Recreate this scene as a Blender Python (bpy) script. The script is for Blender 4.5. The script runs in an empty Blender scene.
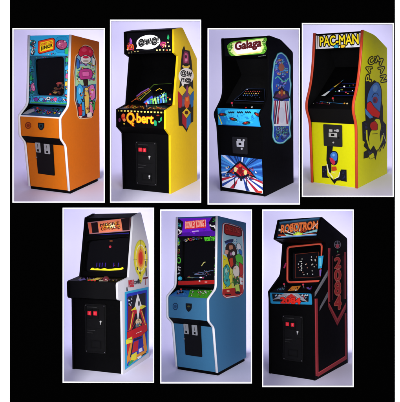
import bpy, bmesh, math, random
from mathutils import Vector, Matrix
from mathutils.geometry import tessellate_polygon
S = bpy.context.scene
C = S.collection
# ------------------------------------------------------------------ camera, world, lamps, exposure
CAM = Vector((0, 0, 2.6))
F = 552.243                       # focal length of the photo, in its own pixels (400 x 402)
cd = bpy.data.cameras.new('camera'); cam = bpy.data.objects.new('camera', cd); C.objects.link(cam)
cam.location = CAM; cam.rotation_euler = (math.radians(90), 0, 0)
cd.sensor_fit = 'VERTICAL'; cd.sensor_height = 24; cd.lens = 24 * F / 402
cd.clip_start = .05; cd.clip_end = 200
S.camera = cam
w = bpy.data.worlds.new('World'); S.world = w; w.use_nodes = True
w.node_tree.nodes['Background'].inputs[0].default_value = (.9, .9, 1, 1)
w.node_tree.nodes['Background'].inputs[1].default_value = .30
def area(name, loc, target, size, power, col=(1, 1, 1)):
    l = bpy.data.lights.new(name, 'AREA'); l.shape = 'RECTANGLE'; l.size, l.size_y = size; l.energy = power; l.color = col
    o = bpy.data.objects.new(name, l); C.objects.link(o); o.location = loc
    o.rotation_euler = (Vector(target) - Vector(loc)).to_track_quat('-Z', 'Y').to_euler()
    return o
area('studio_key_lamp', (-1.5, -.5, 3.5), (0, 6.5, 2.4), (1.9, 1.9), 470, (1, .99, .97))
area('added_fill_light', (1.6, -.6, 2.9), (0, 6.5, 2.4), (2.0, 2.0), 320, (.97, .98, 1))  # added fill from the right, no visible source, lifts the cabinet sides
S.view_settings.view_transform = 'Standard'; S.view_settings.look = 'None'
S.view_settings.exposure = 0; S.view_settings.gamma = 1
S.render.engine = 'CYCLES'

# ------------------------------------------------------------------ materials
def lin(h):
    h = h.lstrip('#'); v = [int(h[i:i+2], 16) / 255 for i in (0, 2, 4)]
    return tuple(x / 12.92 if x <= .04045 else ((x + .055) / 1.055) ** 2.4 for x in v) + (1,)
MATS = {}
def mat(name, col, rough=.4, spec=.5, metal=0, emit=0, noise=0, bump=0, scale=30, coat=0, stretch=None):
    if name in MATS: return MATS[name]
    m = bpy.data.materials.new(name); m.use_nodes = True
    nt = m.node_tree; p = nt.nodes['Principled BSDF']
    c = lin(col) if isinstance(col, str) else tuple(col) + (1,)
    p.inputs['Base Color'].default_value = c; p.inputs['Roughness'].default_value = rough
    p.inputs['Specular IOR Level'].default_value = spec; p.inputs['Metallic'].default_value = metal
    p.inputs['Coat Weight'].default_value = coat
    if emit:
        p.inputs['Emission Color'].default_value = c; p.inputs['Emission Strength'].default_value = emit
    if noise or bump:
        tc = nt.nodes.new('ShaderNodeTexCoord'); mp = nt.nodes.new('ShaderNodeMapping')
        if stretch: mp.inputs['Scale'].default_value = stretch
        n = nt.nodes.new('ShaderNodeTexNoise'); n.inputs['Scale'].default_value = scale; n.inputs['Detail'].default_value = 6
        nt.links.new(tc.outputs['Object'], mp.inputs[0]); nt.links.new(mp.outputs[0], n.inputs[0])
        if noise:
            mx = nt.nodes.new('ShaderNodeMixRGB'); mx.blend_type = 'MULTIPLY'; mx.inputs[0].default_value = noise
            mx.inputs[1].default_value = c
            r = nt.nodes.new('ShaderNodeValToRGB'); r.color_ramp.elements[0].position = .3; r.color_ramp.elements[1].position = .7
            r.color_ramp.elements[0].color = (.55, .55, .55, 1)
            nt.links.new(n.outputs[0], r.inputs[0]); nt.links.new(r.outputs[0], mx.inputs[2])
            nt.links.new(mx.outputs[0], p.inputs['Base Color'])
            rr = nt.nodes.new('ShaderNodeMapRange'); rr.inputs[3].default_value = rough * .8; rr.inputs[4].default_value = min(1, rough * 1.3)
            nt.links.new(n.outputs[0], rr.inputs[0]); nt.links.new(rr.outputs[0], p.inputs['Roughness'])
        if bump:
            n2 = nt.nodes.new('ShaderNodeTexNoise'); n2.inputs['Scale'].default_value = 420; n2.inputs['Detail'].default_value = 2
            nt.links.new(tc.outputs['Object'], n2.inputs[0])
            b = nt.nodes.new('ShaderNodeBump'); b.inputs['Strength'].default_value = bump; b.inputs['Distance'].default_value = .002
            nt.links.new(n2.outputs[0], b.inputs['Height']); nt.links.new(b.outputs[0], p.inputs['Normal'])
    MATS[name] = m
    return m
def ink(col, emit=0):               # printed colour
    return mat('print_' + col.strip('#') + ('_lit%d' % (emit * 100) if emit else ''), col, rough=.42, spec=.18, emit=emit)
BLK = mat('black_laminate', (.0016, .0016, .0018), .5, .045, noise=.5, bump=.12)
BLK2 = mat('black_vinyl', (.003, .003, .0034), .5, .10, noise=.4, bump=.35)
RECESS = mat('dark_grey_recess', (.006, .006, .0065), .5, .12, noise=.4, bump=.2)
GLASS = mat('screen_glass', (.0015, .0016, .002), .1, .16)
WHITE = mat('white_edge', (.95, .95, .95), .35, .4)
STEEL = mat('brushed_steel', (.42, .42, .44), .35, .5, metal=.7, noise=.4, scale=60)
GREYPL = mat('grey_metal', (.34, .35, .36), .45, .5, noise=.3)
DOORBL = mat('coin_door_black', (.0028, .0028, .0028), .45, .16, noise=.5, bump=.3)

# ------------------------------------------------------------------ helpers
def link(name, bm, mats, parent=None, bevel=0, smooth=False):
    me = bpy.data.meshes.new(name); bm.normal_update(); bm.to_mesh(me); bm.free()
    for m in (mats if isinstance(mats, (list, tuple)) else [mats]): me.materials.append(m)
    o = bpy.data.objects.new(name, me); C.objects.link(o)
    if parent: o.parent = parent
    if smooth:
        for p in me.polygons: p.use_smooth = True
    if bevel:
        b = o.modifiers.new('edge', 'BEVEL'); b.width = bevel; b.segments = 2; b.limit_method = 'ANGLE'; b.angle_limit = .6
    return o
def empty(name, label, cat, group=None):
    o = bpy.data.objects.new(name, None); C.objects.link(o); o['label'] = label; o['category'] = cat
    if group: o['group'] = group
    return o
def fillet(pts, rads, seg=5, closed=False):
    out = []; n = len(pts)
    for i, p in enumerate(pts):
        p = Vector(p); r = rads[i] if i < len(rads) else 0
        if r <= 0 or (not closed and i in (0, n - 1)): out.append(p); continue
        a = Vector(pts[(i - 1) % n]); b = Vector(pts[(i + 1) % n])
        da = min(r, (a - p).length * .48); db = min(r, (b - p).length * .48)
        s = p + (a - p).normalized() * da; e = p + (b - p).normalized() * db
        for k in range(seg + 1):
            t = k / seg; out.append(s * (1 - t) ** 2 + p * 2 * t * (1 - t) + e * t * t)
    return out
def area2(pts): return sum(pts[i][0] * pts[(i+1) % len(pts)][1] - pts[(i+1) % len(pts)][0] * pts[i][1] for i in range(len(pts)))
class Face:
    """a flat face of a cabinet: origin + u, v axes (local to the cabinet); px() finds where on it a spot of the photo falls"""
    def __init__(s, cab, o, u, v):
        s.cab, s.o, s.u, s.v = cab, Vector(o), Vector(u).normalized(), Vector(v).normalized(); s.n = s.u.cross(s.v)
    def at(s, u, v, h=0): return s.o + s.u * u + s.v * v + s.n * h
    def px(s, x, y):
        M = s.cab.M; ro = M.inverted() @ CAM; d = M.inverted().to_3x3() @ Vector((x - 200, F, 201 - y))
        t = (s.o - ro).dot(s.n) / d.dot(s.n); p = ro + d * t - s.o
        return Vector((p.dot(s.u), p.dot(s.v)))
    def pxs(s, pts): return [s.px(*p) for p in pts]
def prism(bm, face, uv, h0, h1, mi=0, hole=None):
    uv = list(uv)
    if area2(uv) < 0: uv.reverse()
    loops = [uv]
    if hole:
        hole = list(hole)
        if area2(hole) > 0: hole.reverse()
        loops.append(hole)
    flat = [p for l in loops for p in l]
    top = [bm.verts.new(face.at(p[0], p[1], h1)) for p in flat]; bot = [bm.verts.new(face.at(p[0], p[1], h0)) for p in flat]
    def mk(vs):
        try: f = bm.faces.new(vs); f.material_index = mi
        except ValueError: pass
    if hole:
        for t in tessellate_polygon([[Vector((p[0], p[1], 0)) for p in l] for l in loops]):
            a = [flat[i] for i in t]
            if area2(a) < 0: t = t[::-1]
            mk([top[i] for i in t]); mk([bot[i] for i in t[::-1]])
    else:
        mk(top); mk(bot[::-1])
    k = 0
    for l in loops:
        n = len(l)
        for i in range(n):
            j = (i + 1) % n; mk([bot[k+i], bot[k+j], top[k+j], top[k+i]])
        k += n
def plate(name, face, uv, h0, h1, m, parent, bevel=0, hole=None):
    bm = bmesh.new(); prism(bm, face, uv, h0, h1, hole=hole); return link(name, bm, m, parent, bevel)
def rect(u0, v0, u1, v1): return [(u0, v0), (u1, v0), (u1, v1), (u0, v1)]
def rnd(pts, r=.012, seg=4): return fillet(pts, [r] * len(pts), seg, True)
TXT = {}
def text_mesh(s, offset=0):
    if (s, offset) in TXT: return TXT[(s, offset)]
    cu = bpy.data.curves.new('lettering', 'FONT'); cu.body = s; cu.offset = offset; cu.resolution_u = 3; cu.fill_mode = 'FRONT'
    o = bpy.data.objects.new('lettering', cu); C.objects.link(o)
    dg = bpy.context.evaluated_depsgraph_get(); me = o.evaluated_get(dg).to_mesh()
    vs = [(v.co.x, v.co.y) for v in me.vertices]; fs = [tuple(p.vertices) for p in me.polygons]
    o.evaluated_get(dg).to_mesh_clear(); bpy.data.objects.remove(o); bpy.data.curves.remove(cu)
    TXT[(s, offset)] = (vs, fs); return TXT[(s, offset)]
class Art:
    """flat printed art on a face: coloured shapes, each a hair above the one before"""
    STEP = .00006
    def __init__(s, face, h=.0012, emit=0, direct=False):
        s.f, s.h, s.bm, s.ms, s.emit, s.direct, s.boxes = face, h, bmesh.new(), [], emit, direct, []
    def mi(s, col):
        m = ink(col, s.emit)
        if m not in s.ms: s.ms.append(m)
        return s.ms.index(m)
    def up(s, pts):                     # lowest free layer above everything this shape overlaps
        b = (min(p[0] for p in pts), min(p[1] for p in pts), max(p[0] for p in pts), max(p[1] for p in pts))
        lv = 1 + max([l for c, l in s.boxes if c[0] < b[2] and b[0] < c[2] and c[1] < b[3] and b[1] < c[3]], default=0)
        s.boxes.append((b, lv)); return s.h + lv * s.STEP
    def uvpoly(s, col, uv):
        lim = getattr(s.f, 'wi', None)       # the print ends where its panel ends
        uv = [Vector((max(-lim, min(lim, p[0])), max(0, min(s.f.len, p[1])))) if lim and s.h < .02 and not s.direct else Vector((p[0], p[1])) for p in uv]
        if len(uv) < 3 or abs(area2(uv)) < 1e-7: return
        if area2(uv) < 0: uv.reverse()
        h = s.up(uv); mi = s.mi(col)
        vs = [s.bm.verts.new(s.f.at(p.x, p.y, h)) for p in uv]
        if len(uv) <= 4:
            fs = [range(len(uv))]
        else:
            fs = tessellate_polygon([[Vector((p.x, p.y, 0)) for p in uv]])
        for t in fs:
            t = list(t)
            if area2([uv[i] for i in t]) < 0: t.reverse()
            try: f = s.bm.faces.new([vs[i] for i in t]); f.material_index = mi
            except ValueError: pass
    def P(s, pts): return [Vector(p) for p in pts] if s.direct else s.f.pxs(pts)
    def poly(s, col, pts): s.uvpoly(col, s.P(pts)); return s
    def rpoly(s, col, pts, r, seg=4): s.uvpoly(col, s.P(fillet([Vector(p) for p in pts], [r]*len(pts), seg, True))); return s
    def ell(s, col, cx, cy, rx, ry, n=20, rot=0, a0=0, a1=360):
        c, q = math.cos(rot), math.sin(rot); pts = []
        m = n if a1 - a0 >= 360 else n + 1
        for i in range(m):
            a = math.radians(a0 + (a1 - a0) * i / n); x, y = rx * math.cos(a), ry * math.sin(a)
            pts.append((cx + x * c - y * q, cy + x * q + y * c))
        return s.poly(col, pts)
    def line(s, col, pts, wd):
        pts = [Vector(p) for p in pts]; L, R = [], []
        for i, p in enumerate(pts):
            a = pts[max(0, i-1)]; b = pts[min(len(pts)-1, i+1)]; d = (b - a).normalized(); n = Vector((-d.y, d.x)) * wd / 2
            L.append(p + n); R.append(p - n)
        for i in range(len(pts) - 1):
            s.poly(col, [L[i], L[i+1], R[i+1], R[i]])
        return s
    def loop(s, col, pts, wd):
        pts = [Vector(p) for p in pts]; return s.line(col, pts + [pts[0]], wd)
    def text(s, col, t, BL, BR, TL, offset=0, outline=None, ow=.05):
        bl, br, tl = s.P([BL, BR, TL]); vs, fs = text_mesh(t)
        x0, x1 = min(v[0] for v in vs), max(v[0] for v in vs); y0, y1 = min(v[1] for v in vs), max(v[1] for v in vs)
        for c, r in (([(outline, offset + ow)] if outline else []) + [(col, offset)]):
            n = 1 if r < .008 else (8 if r < .06 else 12); mi = s.mi(c)
            for k in range(n):
                dx, dy = (0, 0) if n == 1 else (r * math.cos(k * 6.2832 / n), r * math.sin(k * 6.2832 / n)); Q = [bl + (br - bl) * ((v[0]+dx-x0)/(x1-x0)) + (tl - bl) * ((v[1]+dy-y0)/(y1-y0)) for v in vs]; h = s.up(Q); bv = []
                for p in Q:
                    bv.append(s.bm.verts.new(s.f.at(p.x, p.y, h)))
                for f in fs:
                    try: q = s.bm.faces.new([bv[i] for i in f]); q.material_index = mi
                    except ValueError: pass
        return s
    def shape(s, col, pts, r=1, ow=.5, edge='#0c0a10'):
        """smooth printed shape with an even ink outline"""
        P = fillet([Vector(p) for p in pts], [r] * len(pts), 4, True); n = len(P); sg = 1 if area2(P) > 0 else -1; O = []
        for i in range(n):
            a, b = P[i-1], P[(i+1) % n]; d = (b - a).normalized(); O.append(P[i] + Vector((d.y, -d.x)) * ow * sg)
        s.poly(edge, O); s.poly(col, P); return s
    def splat(s, region, cols, n, s0, s1, seed, edge='#0c0c14', stretch=2):
        R = random.Random(seed); xs = [p[0] for p in region]; ys = [p[1] for p in region]
        def inside(x, y):
            r = False; j = len(region) - 1
            for i in range(len(region)):
                (xi, yi), (xj, yj) = region[i], region[j]
                if (yi > y) != (yj > y) and x < (xj - xi) * (y - yi) / (yj - yi) + xi: r = not r
                j = i
            return r
        k = 0; tries = 0
        while k < n and tries < n * 30:
            tries += 1; x = R.uniform(min(xs), max(xs)); y = R.uniform(min(ys), max(ys)); r = R.uniform(s0, s1)
            if not all(inside(x + dx * r, y + dy * r) for dx, dy in ((1, 0), (-1, 0), (0, 1.3), (0, -1.3))): continue
            k += 1; kind = R.random(); ro = R.uniform(0, 6.283); c, q = math.cos(ro), math.sin(ro)
            if kind < .5 and stretch > 1:       # leaf
                bend = R.uniform(-.5, .5); wd = R.uniform(.3, .5); L = []; Q = []
                for i in range(7):
                    t = i / 3 - 1; h = wd * (1 - t * t); yy = bend * (1 - t * t); L.append((t, yy + h)); Q.append((t, yy - h))
                pts = L + Q[::-1][1:-1]
            elif kind < .8:                     # bean
                sx, sy = R.uniform(.6, 1), R.uniform(.4, .75); pts = [(sx * math.cos(i * .6283), sy * math.sin(i * .6283)) for i in range(10)]
            else:                               # rounded block
                sx, sy = R.uniform(.5, .9), R.uniform(.4, .8); pts = [tuple(v) for v in fillet([Vector(v) for v in ((-sx, -sy), (sx, -sy * .7), (sx * .8, sy), (-sx * .9, sy * .8))], [.3] * 4, 2, True)]
            W_ = lambda z, g: [(x + (a * c - b * q) * z + g * (a * c - b * q) / max(.3, math.hypot(a, b)), y + (a * q + b * c) * z + g * (a * q + b * c) / max(.3, math.hypot(a, b))) for a, b in pts]
            if edge and R.random() < .6: s.poly(edge, W_(r, .3))
            col = R.choice(cols); s.poly(col, W_(r, 0))
            if r > 1.2: s.poly(cols[(cols.index(col) + 1) % len(cols)], [(p_[0] + .1 * r, p_[1] - .1 * r) for p_ in W_(r * .45, 0)])
        return s
    def rays(s, cols, cx, cy, region, n, seed, k=1.0):
        """wedges from a centre out to the rim of a convex region"""
        R = random.Random(seed); pts = region
        for i in range(n):
            a = 2 * math.pi * (i + R.uniform(-.3, .3)) / n; wd = R.uniform(.3, .7) * 2 * math.pi / n
            e = []
            for b in (a - wd / 2, a + wd / 2):
                d = Vector((math.cos(b), math.sin(b))); best = 1e9
                for j in range(len(pts)):
                    p, q = Vector(pts[j]), Vector(pts[(j+1) % len(pts)]); ed = q - p; den = d.x * ed.y - d.y * ed.x
                    if abs(den) < 1e-9: continue
                    w_ = p - Vector((cx, cy)); t = (w_.x * ed.y - w_.y * ed.x) / den; u = (w_.x * d.y - w_.y * d.x) / den
                    if t > 0 and -1e-6 <= u <= 1 + 1e-6: best = min(best, t)
                e.append(Vector((cx, cy)) + d * best * k)
            s.poly(R.choice(cols), [(cx, cy), e[0], e[1]])
        return s
    def done(s, name, parent): return link(name, s.bm, s.ms, parent)

W = .66; TH = .026
class Cab:
    def __init__(s, label, ypr, t, prof, rads, side_mat, trim=None, plinth=0, front_n=6, inner=None, black_edge=False, group='upright arcade cabinets in the white framed niches'):
        y, p, r = ypr; s.yaw = math.degrees(y) * .8; s.t = Vector(t) + CAM
        s.R = Matrix.Rotation(r, 4, 'Y') @ Matrix.Rotation(p, 4, 'X'); s.M = Matrix.Translation(s.t) @ s.R @ Matrix.Rotation(y, 4, 'Z')
        s.root = empty('arcade_cabinet', label, 'arcade cabinet', group); s.root.matrix_world = s.M
        s.prof, s.plinth = prof, plinth
        # outline runs 0 (front foot), 2 .. last (rear top), 1 (rear foot)
        order = [0] + list(range(2, len(prof))) + [1]; s.outline = fillet([prof[i] for i in order], [rads.get(i, 0) for i in order], 6, True)
        s.side = Face(s, (W/2, 0, 0), (0, 1, 0), (0, 0, 1))
        for sx in (-1, 1):
            f = Face(s, (sx * W/2 if sx > 0 else -W/2 + TH, 0, 0), (0, 1, 0), (0, 0, 1))
            o = plate('side_panel', f, s.outline, -TH, 0, side_mat, s.root, .0015)
            o.data.materials.append(inner or BLK)
            for q in o.data.polygons:
                if q.normal.x * sx < -.9 or (black_edge and sx < 0 and abs(q.normal.x) < .5): q.material_index = 1
            if trim:
                path = fillet([prof[i] for i in order[:front_n+2]], [rads.get(i, 0) for i in order[:front_n+2]], 6)
                bm = bmesh.new(); x0, x1 = (sx*W/2 - sx*TH - sx*.004, sx*W/2 + sx*.0025)
                sec = []
                for i, q in enumerate(path):
                    a = path[max(i-1, 0)]; b = path[min(i+1, len(path)-1)]; d = (b - a).normalized(); n = Vector((-d.y, d.x))
                    ring = []
                    for xx, hh in ((x0, -.008), (x0, .002), (x0*.75+x1*.25, .0052), (x0*.25+x1*.75, .0052), (x1, .002), (x1, -.008)):
                        ring.append(bm.verts.new((xx, q.x + n.x * hh, q.y + n.y * hh)))
                    sec.append(ring)
                for a, b in zip(sec, sec[1:]):
                    for k in range(6): bm.faces.new((a[k], a[(k+1) % 6], b[(k+1) % 6], b[k]))
                bm.faces.new(sec[0]); bm.faces.new(sec[-1][::-1]); bmesh.ops.recalc_face_normals(bm, faces=bm.faces)
                link('edge_trim', bm, trim, s.root, smooth=True)
        if plinth:
            f = Face(s, (0, .02, -plinth), (1, 0, 0), (0, 0, 1))
            plate('kick_base', f, rect(-W/2 + .02, 0, W/2 - .008, plinth - .001), -(prof[1][0] - .06), 0, BLK, s.root)
        a, b = Vector(prof[-1]), Vector(prof[1]); s.slab('rear_panel', b + Vector((-.004, .01)), a + Vector((-.004, -.004)), BLK)
    def face(s, p0, p1):
        return Face(s, (0, p0[0], p0[1]), (1, 0, 0), (0, p1[0]-p0[0], p1[1]-p0[1]))
    def slab(s, name, p0, p1, m, th=.018, bevel=0, hole=None, rear=False):
        p0, p1 = Vector(p0), Vector(p1); f = s.face(p0, p1); wi = W/2 - TH - .0004
        ln = (p1 - p0).length
        if name == 'rear_panel': o = plate(name, f, rect(-wi, 0, wi, ln), 0, th, m, s.root)
        else: o = plate(name, f, rect(-wi, 0, wi, ln), -th, 0, m, s.root, bevel, hole=hole)
        f.len = ln; f.wi = wi
        return f
    def inset(s, i, d=.012): return Vector(s.prof[i]) + Vector((d, 0))
WI = W/2 - TH

def coin_atari(c, face, x0, y0, x1, y1, lights, lock, steel=False):
    """black coin door with a pair of red reject buttons over the coin cup"""
    q = face.pxs([(x0, y1), (x1, y1 + (x1-x0)*.1), (x1, y0 + (x1-x0)*.1), (x0, y0)])
    u0, u1 = q[0][0], q[1][0]; v0, v1 = (q[0][1]+q[1][1])/2, (q[2][1]+q[3][1])/2
    door = plate('coin_door', face, rnd(rect(u0, v0, u1, v1), .012), -.002, .010, DOORBL, c.root, .0015)
    bm = bmesh.new(); m = .012; prism(bm, face, rect(u0+m, v0+m, u1-m, v1-m), .0102, .0135, hole=rect(u0+m*1.8, v0+m*1.8, u1-m*1.8, v1-m*1.8)); link('door_frame', bm, BLK2, door)
    red = mat('red_reject_button', '#c01828', .3, .5, emit=.30)
    for (lx, ly) in lights:
        p = face.px(lx, ly)
        plate('coin_slot', face, rnd(rect(p.x-.036, p.y-.058, p.x+.036, p.y+.044), .006), .0103, .019, BLK2, door, .001)
        b = plate('reject_button', face, rnd(rect(p.x-.022, p.y-.02, p.x+.022, p.y+.024), .004), .0195, .029, red, door, .002)
        plate('coin_groove', face, rect(p.x-.003, p.y-.012, p.x+.003, p.y+.016), .0291, .0296, mat('groove_pink', '#e58a8a', .4), door)
    for (lx, ly) in lock:
        p = face.px(lx, ly); bm = bmesh.new()
        prism(bm, face, [(p.x + .011*math.cos(a*.5236), p.y + .011*math.sin(a*.5236)) for a in range(12)], .0103, .020)
        prism(bm, face, rect(p.x-.0045, p.y-.03, p.x+.0045, p.y+.004), .0202, .0235)
        link('lock', bm, mat('bright_steel', (.75, .75, .72), .25, .5, metal=.6), door)
    for vv_ in (v1 - .05, v0 + .05):
        plate('hinge', face, rect(u0 - .006, vv_ - .03, u0 + .004, vv_ + .03), .0104, .0145, DOORBL, door)
    for (a_, b_) in ((u0 + .016, v0 + .016), (u1 - .016, v0 + .016), (u0 + .016, v1 - .016), (u1 - .016, v1 - .016)):
        plate('bolt', face, [(a_ + .0045*math.cos(i*1.0472), b_ + .0045*math.sin(i*1.0472)) for i in range(6)], .0136, .0165, STEEL, door)
    plate('door_seam', face, rect(u0 + .024, (v0+v1)/2 + .002, u1 - .024, (v0+v1)/2 + .006), .0102, .0122, BLK2, door)
    mid = (v0 + v1) / 2
    a = Art(face, .0138, direct=True)
    for yy, l in ((v1 - .035, .62), (mid - .02, .5), (mid - .05, .35)):
        a.poly('#303030', rect(u0 + .03, yy - .003, u0 + .03 + (u1-u0-.06)*l, yy + .003))
    a.done('stamped_lines', door)
    cup = bmesh.new(); cu = (u0+u1)/2
    prism(cup, face, rect(cu-.07, v0+.05, cu+.07, v0+.14), .0104, .016, hole=rect(cu-.058, v0+.062, cu+.058, v0+.128)); link('coin_return', cup, BLK2, door)
    return door
def controls(c, face, items):
    for kind, x, y, col in items:
        p = face.px(x, y); bm = bmesh.new()
        if kind == 'joystick':
            j = plate('joystick', face, [(p.x + .03*math.cos(a*.314), p.y + .03*math.sin(a*.314)) for a in range(20)], .001, .006, BLK2, c.root)
            prism(bm, face, [(p.x + .005*math.cos(a*.785), p.y + .005*math.sin(a*.785)) for a in range(8)], .006, .038); link('shaft', bm, STEEL, j)
            bm = bmesh.new(); bmesh.ops.create_uvsphere(bm, u_segments=16, v_segments=10, radius=.0135)
            bmesh.ops.translate(bm, verts=bm.verts, vec=face.at(p.x, p.y, .046)); link('ball', bm, ink(col), j, smooth=True)
        else:
            b = plate('button', face, [(p.x + .017*math.cos(a*.393), p.y + .017*math.sin(a*.393)) for a in range(16)], .001, .006, BLK2, c.root)
            plate('cap', face, [(p.x + .011*math.cos(a*.393), p.y + .011*math.sin(a*.393)) for a in range(16)], .006, .013, ink(col), b, .001)

# ------------------------------------------------------------------ the display wall: black board with seven openings
PANELS = dict(A=(12.5, 28.3, 105, 202.8), B=(110, 19.7, 201.2, 202.8), C=(207.5, 28.3, 300, 204.7), D=(301.7, 23, 393.8, 197),
              E=(62.6, 207.6, 154.2, 382.8), F=(160.2, 209.4, 252, 383.4), G=(262, 209.4, 353.7, 387))
YB = 5.3
def bx(x, Y=YB): return (x - 200) / F * Y
def bz(y, Y=YB): return CAM.z + (201 - y) / F * Y
BOARD = mat('matt_black_board', (.0004, .0004, .0004), .9, .0)
bm = bmesh.new()
xs = sorted({9.8, 394.9} | {p[0] for p in PANELS.values()} | {p[2] for p in PANELS.values()})
ys = sorted({-140, 540} | {p[1] for p in PANELS.values()} | {p[3] for p in PANELS.values()})
vv = {}
def V(x, y):
    if (x, y) not in vv: vv[(x, y)] = bm.verts.new((bx(x), YB, bz(y)))
    return vv[(x, y)]
for x0, x1 in zip(xs, xs[1:]):
    for y0, y1 in zip(ys, ys[1:]):
        mx, my = (x0+x1)/2, (y0+y1)/2
        if any(p[0] < mx < p[2] and p[1] < my < p[3] for p in PANELS.values()): continue
        bm.faces.new((V(x0, y1), V(x1, y1), V(x1, y0), V(x0, y0)))
bmesh.ops.remove_doubles(bm, verts=bm.verts, dist=1e-6)
o = link('display_board', bm, BOARD); sm = o.modifiers.new('thickness', 'SOLIDIFY'); sm.thickness = .012; sm.offset = -1
o['label'] = 'matt black display board with seven rectangular openings, mounted on the white wall'; o['category'] = 'display board'
bm = bmesh.new()
for x0, x1 in ((-160, 9.8), (394.9, 560)):
    for (a, b) in ((x0, x1),):
        vs = [bm.verts.new((bx(x), YB + .02, bz(y))) for x, y in ((a, 540), (b, 540), (b, -140), (a, -140))]; bm.faces.new(vs)
o = link('wall', bm, mat('white_painted_wall', (.93, .93, .93), .8, .2)); o['kind'] = 'structure'
LAV = mat('lavender_backdrop', (.80, .785, .95), .9, .02)
FRM = mat('white_frame_paint', (.62, .62, .66), .6, .2)
NLAB = dict(A='white framed lavender niche behind the orange cabinet', B='white framed lavender niche behind the yellow sided cabinet with a speech balloon',
            C='white framed lavender niche behind the black cabinet with the cyan control panel', D='white framed lavender niche behind the yellow cabinet with orange-red trim',
            E='white framed lavender niche behind the white sided cabinet with the target', F='white framed lavender niche behind the blue cabinet with the purple marquee',
            G='white framed lavender niche behind the black cabinet with red 2084 on its side')
def niche(key, cab):
    x0, y0, x1, y1 = PANELS[key]; root = empty('display_niche', NLAB[key], 'display niche', 'white framed niches in the black board')
    bm = bmesh.new(); fw = 1.2 / F * YB
    a0, a1, c0, c1 = bx(x0), bx(x1), bz(y1), bz(y0); f = Face(cab, (0, 0, 0), (1, 0, 0), (0, 0, 1)); f.o = Vector((0, YB, 0))
    prism(bm, f, rect(a0 + .001, c0 + .001, a1 - .001, c1 - .001), -.014, .006, hole=rect(a0 + fw, c0 + fw, a1 - fw, c1 - fw))
    link('frame', bm, FRM, root)
    # seamless sweep: floor, fillet, back wall; tilted with its shelf and trimmed where the splayed niche walls meet it
    e = .6; YD = 9.5
    def rc(Y):
        k = (Y - YB) / (YD - YB); q = e * k
        return bx(x0 - q, Y), bx(x1 + q, Y), bz(y1 + q, Y), bz(y0 - q, Y)
    z0 = -cab.plinth
    prof = [(-2.2 + .22 * i, z0) for i in range(13)]
    cy, cz, r = 1.35, z0 + .6, .6
    prof = [(y, z) for y, z in prof if y < cy - .05] + [(cy + r * math.sin(t * math.pi / 32), cz - r * math.cos(t * math.pi / 32)) for t in range(0, 17)] + [(cy + r, cz + .25 * i) for i in range(1, 14)]
    bm = bmesh.new(); T = Matrix.Translation(cab.t) @ cab.R; rows = []
    for y, z in prof: rows.append([bm.verts.new(T @ Vector((-1.6 + .2 * i, y, z))) for i in range(17)])
    for a, b in zip(rows, rows[1:]):
        for i in range(16): bm.faces.new((a[i], a[i+1], b[i+1], b[i]))
    A, B = rc(YB), rc(YD)
    def P(i, j, R, Y): return Vector((R[i], Y, R[2 + j]))
    edges = [((0, 0), (0, 1)), ((1, 0), (1, 1)), ((0, 0), (1, 0)), ((0, 1), (1, 1))]; cen = Vector(((A[0]+A[1]+B[0]+B[1])/4, (YB+YD)/2, (A[2]+A[3]+B[2]+B[3])/4))
    for p, q in edges:
        a, b, c = P(*p, A, YB), P(*q, A, YB), P(*p, B, YD); n = (b - a).cross(c - a).normalized()
        if (cen - a).dot(n) > 0: n = -n
        bmesh.ops.bisect_plane(bm, geom=bm.verts[:] + bm.edges[:] + bm.faces[:], plane_co=a, plane_no=n, clear_outer=True)
    for fc in bm.faces: fc.smooth = True
    be = [ed for ed in bm.edges if len(ed.link_faces) == 1]; new = {}
    def fr(v):
        if v not in new:
            R = rc(v.co.y); s = (v.co.x - R[0]) / (R[1] - R[0]); t = (v.co.z - R[2]) / (R[3] - R[2])
            new[v] = bm.verts.new((A[0] + s * (A[1]-A[0]), YB + .008, A[2] + t * (A[3]-A[2])))
        return new[v]
    sharp = []
    for ed in be:
        a, b = ed.verts; bm.faces.new((a, b, fr(b), fr(a))); sharp.append(ed)
    for ed in sharp: ed.smooth = False
    bmesh.ops.recalc_face_normals(bm, faces=bm.faces)
    link('backdrop', bm, LAV, root)
    # added light, hidden behind the cabinet, only there to brighten the backdrop
    l = bpy.data.lights.new('added_backdrop_light', 'AREA'); l.shape = 'RECTANGLE'; l.size, l.size_y = .5, 1.3; l.energy = 13.5; l.color = (1, .985, .96)
    o = bpy.data.objects.new('added_backdrop_light', l); C.objects.link(o)
    yb = max(cab.prof[1][0], cab.prof[-1][0]) + .05
    o.matrix_world = cab.M @ Matrix.Translation((0, yb, 1.0)) @ Matrix.Rotation(math.radians(-cab.yaw), 4, 'Z') @ Matrix.Rotation(math.radians(90), 4, 'X')
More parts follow.
